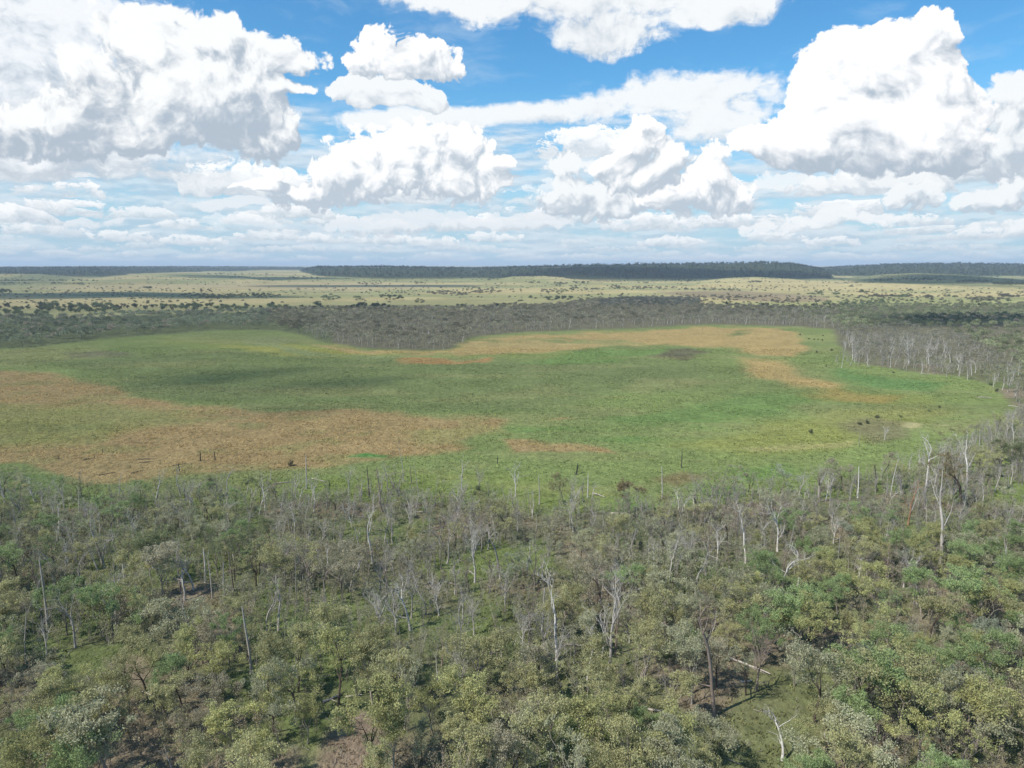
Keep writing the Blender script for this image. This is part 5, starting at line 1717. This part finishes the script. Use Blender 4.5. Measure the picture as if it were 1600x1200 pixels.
for d in RAW:
    lab = d['lab']
    if len(lab.split()) > 16: lab = lab.replace('in front and ', 'before and ').replace('from left ', '')
    lab = ' '.join(lab.split()[:16])
    tag(d['o'], lab, CATS[d['kind']], GRP[d['kind']])

# ------------------------------------------------------------------ clouds high over the camera's left that shade the ground
def cloud_volume():
    m, g, out = new_mat('cloud_vapour')
    v = g.n('ShaderNodeVolumePrincipled')
    v.inputs['Color'].default_value = (1, 1, 1, 1)
    v.inputs['Density'].default_value = 0.011
    v.inputs['Anisotropy'].default_value = 0.3
    g.link(v.outputs[0], out.inputs['Volume'])
    return m


CV = cloud_volume()
ALT = 2000.0


def cloud_over(X, Y, rx, ry, thick, seed, dens=None):
    """a small cumulus whose shadow falls at picture point X,Y; rx, ry in metres"""
    gx, gy, gz = ground_px(X, Y)
    k = (ALT - gz) / sun_dir[2]
    cx, cy = gx + sun_dir[0] * k, gy + sun_dir[1] * k
    rg = np.random.default_rng(seed)
    nu, nv = 40, 24
    u = np.linspace(0, 2 * np.pi, nu, endpoint=False); v = np.linspace(0.02, np.pi - .02, nv)
    U, W = np.meshgrid(u, v)
    x, y, z = np.cos(U) * np.sin(W), np.sin(U) * np.sin(W), np.cos(W)
    b = 1 + .45 * (fbm(x * 3 + seed, y * 3 + z * 2, 1.0, 4) - .5) * 2
    z = np.where(z < 0, z * .35, z)
    V = np.stack([x * rx * b, y * ry * b, z * thick * b], -1).reshape(-1, 3)
    i, j = np.meshgrid(np.arange(nv - 1), np.arange(nu), indexing='ij')
    a = (i * nu + j).ravel(); c = (i * nu + (j + 1) % nu).ravel()
    Q = np.stack([a, a + nu, c + nu, c], 1)
    me = mesh_quads('cloud', V, Q, [CV], smooth=True)
    o = bpy.data.objects.new('cloud', me); COL.link(o)
    o.location = (cx, cy, ALT)
    tag(o, kind='structure')


for i, c in enumerate([(330, 589, 24, 17, 75), (290, 600, 34, 12, 30), (535, 597, 24, 14, 50), (475, 606, 36, 12, 36), (440, 645, 30, 10, 26), (90, 462, 260, 160, 190), (330, 465, 170, 60, 110), (560, 447, 380, 110, 130), (1500, 505, 110, 40, 160),
                       (400, 435, 330, 200, 120), (600, 479, 200, 40, 50), (1080, 430, 700, 260, 120), (1540, 437, 460, 260, 120)]):
    cloud_over(*c, seed=i + 2)

# ------------------------------------------------------------------ haze: one closed box of even air
def haze():
    x, y0, y1, zb, zt = 31000.0, -31000.0, 31000.0, -4.0, 150.0
    V = [(-x, y0, zb), (x, y0, zb), (x, y1, zb), (-x, y1, zb), (-x, y0, zt), (x, y0, zt), (x, y1, zt), (-x, y1, zt)]
    Q = [(3, 2, 1, 0), (4, 5, 6, 7), (0, 1, 5, 4), (1, 2, 6, 5), (2, 3, 7, 6), (3, 0, 4, 7)]
    m, g, out = new_mat('hazy_air')
    v = g.n('ShaderNodeVolumePrincipled')
    v.inputs['Color'].default_value = (0.72, 0.86, 1.0, 1)
    v.inputs['Density'].default_value = 0.00008
    g.link(v.outputs[0], out.inputs['Volume'])
    me = mesh_quads('haze', V, Q, [m])
    o = bpy.data.objects.new('haze', me); COL.link(o)
    tag(o, 'thin pale blue haze over the whole plain', 'haze', kind='stuff')


haze()
print('objects', len(bpy.data.objects))
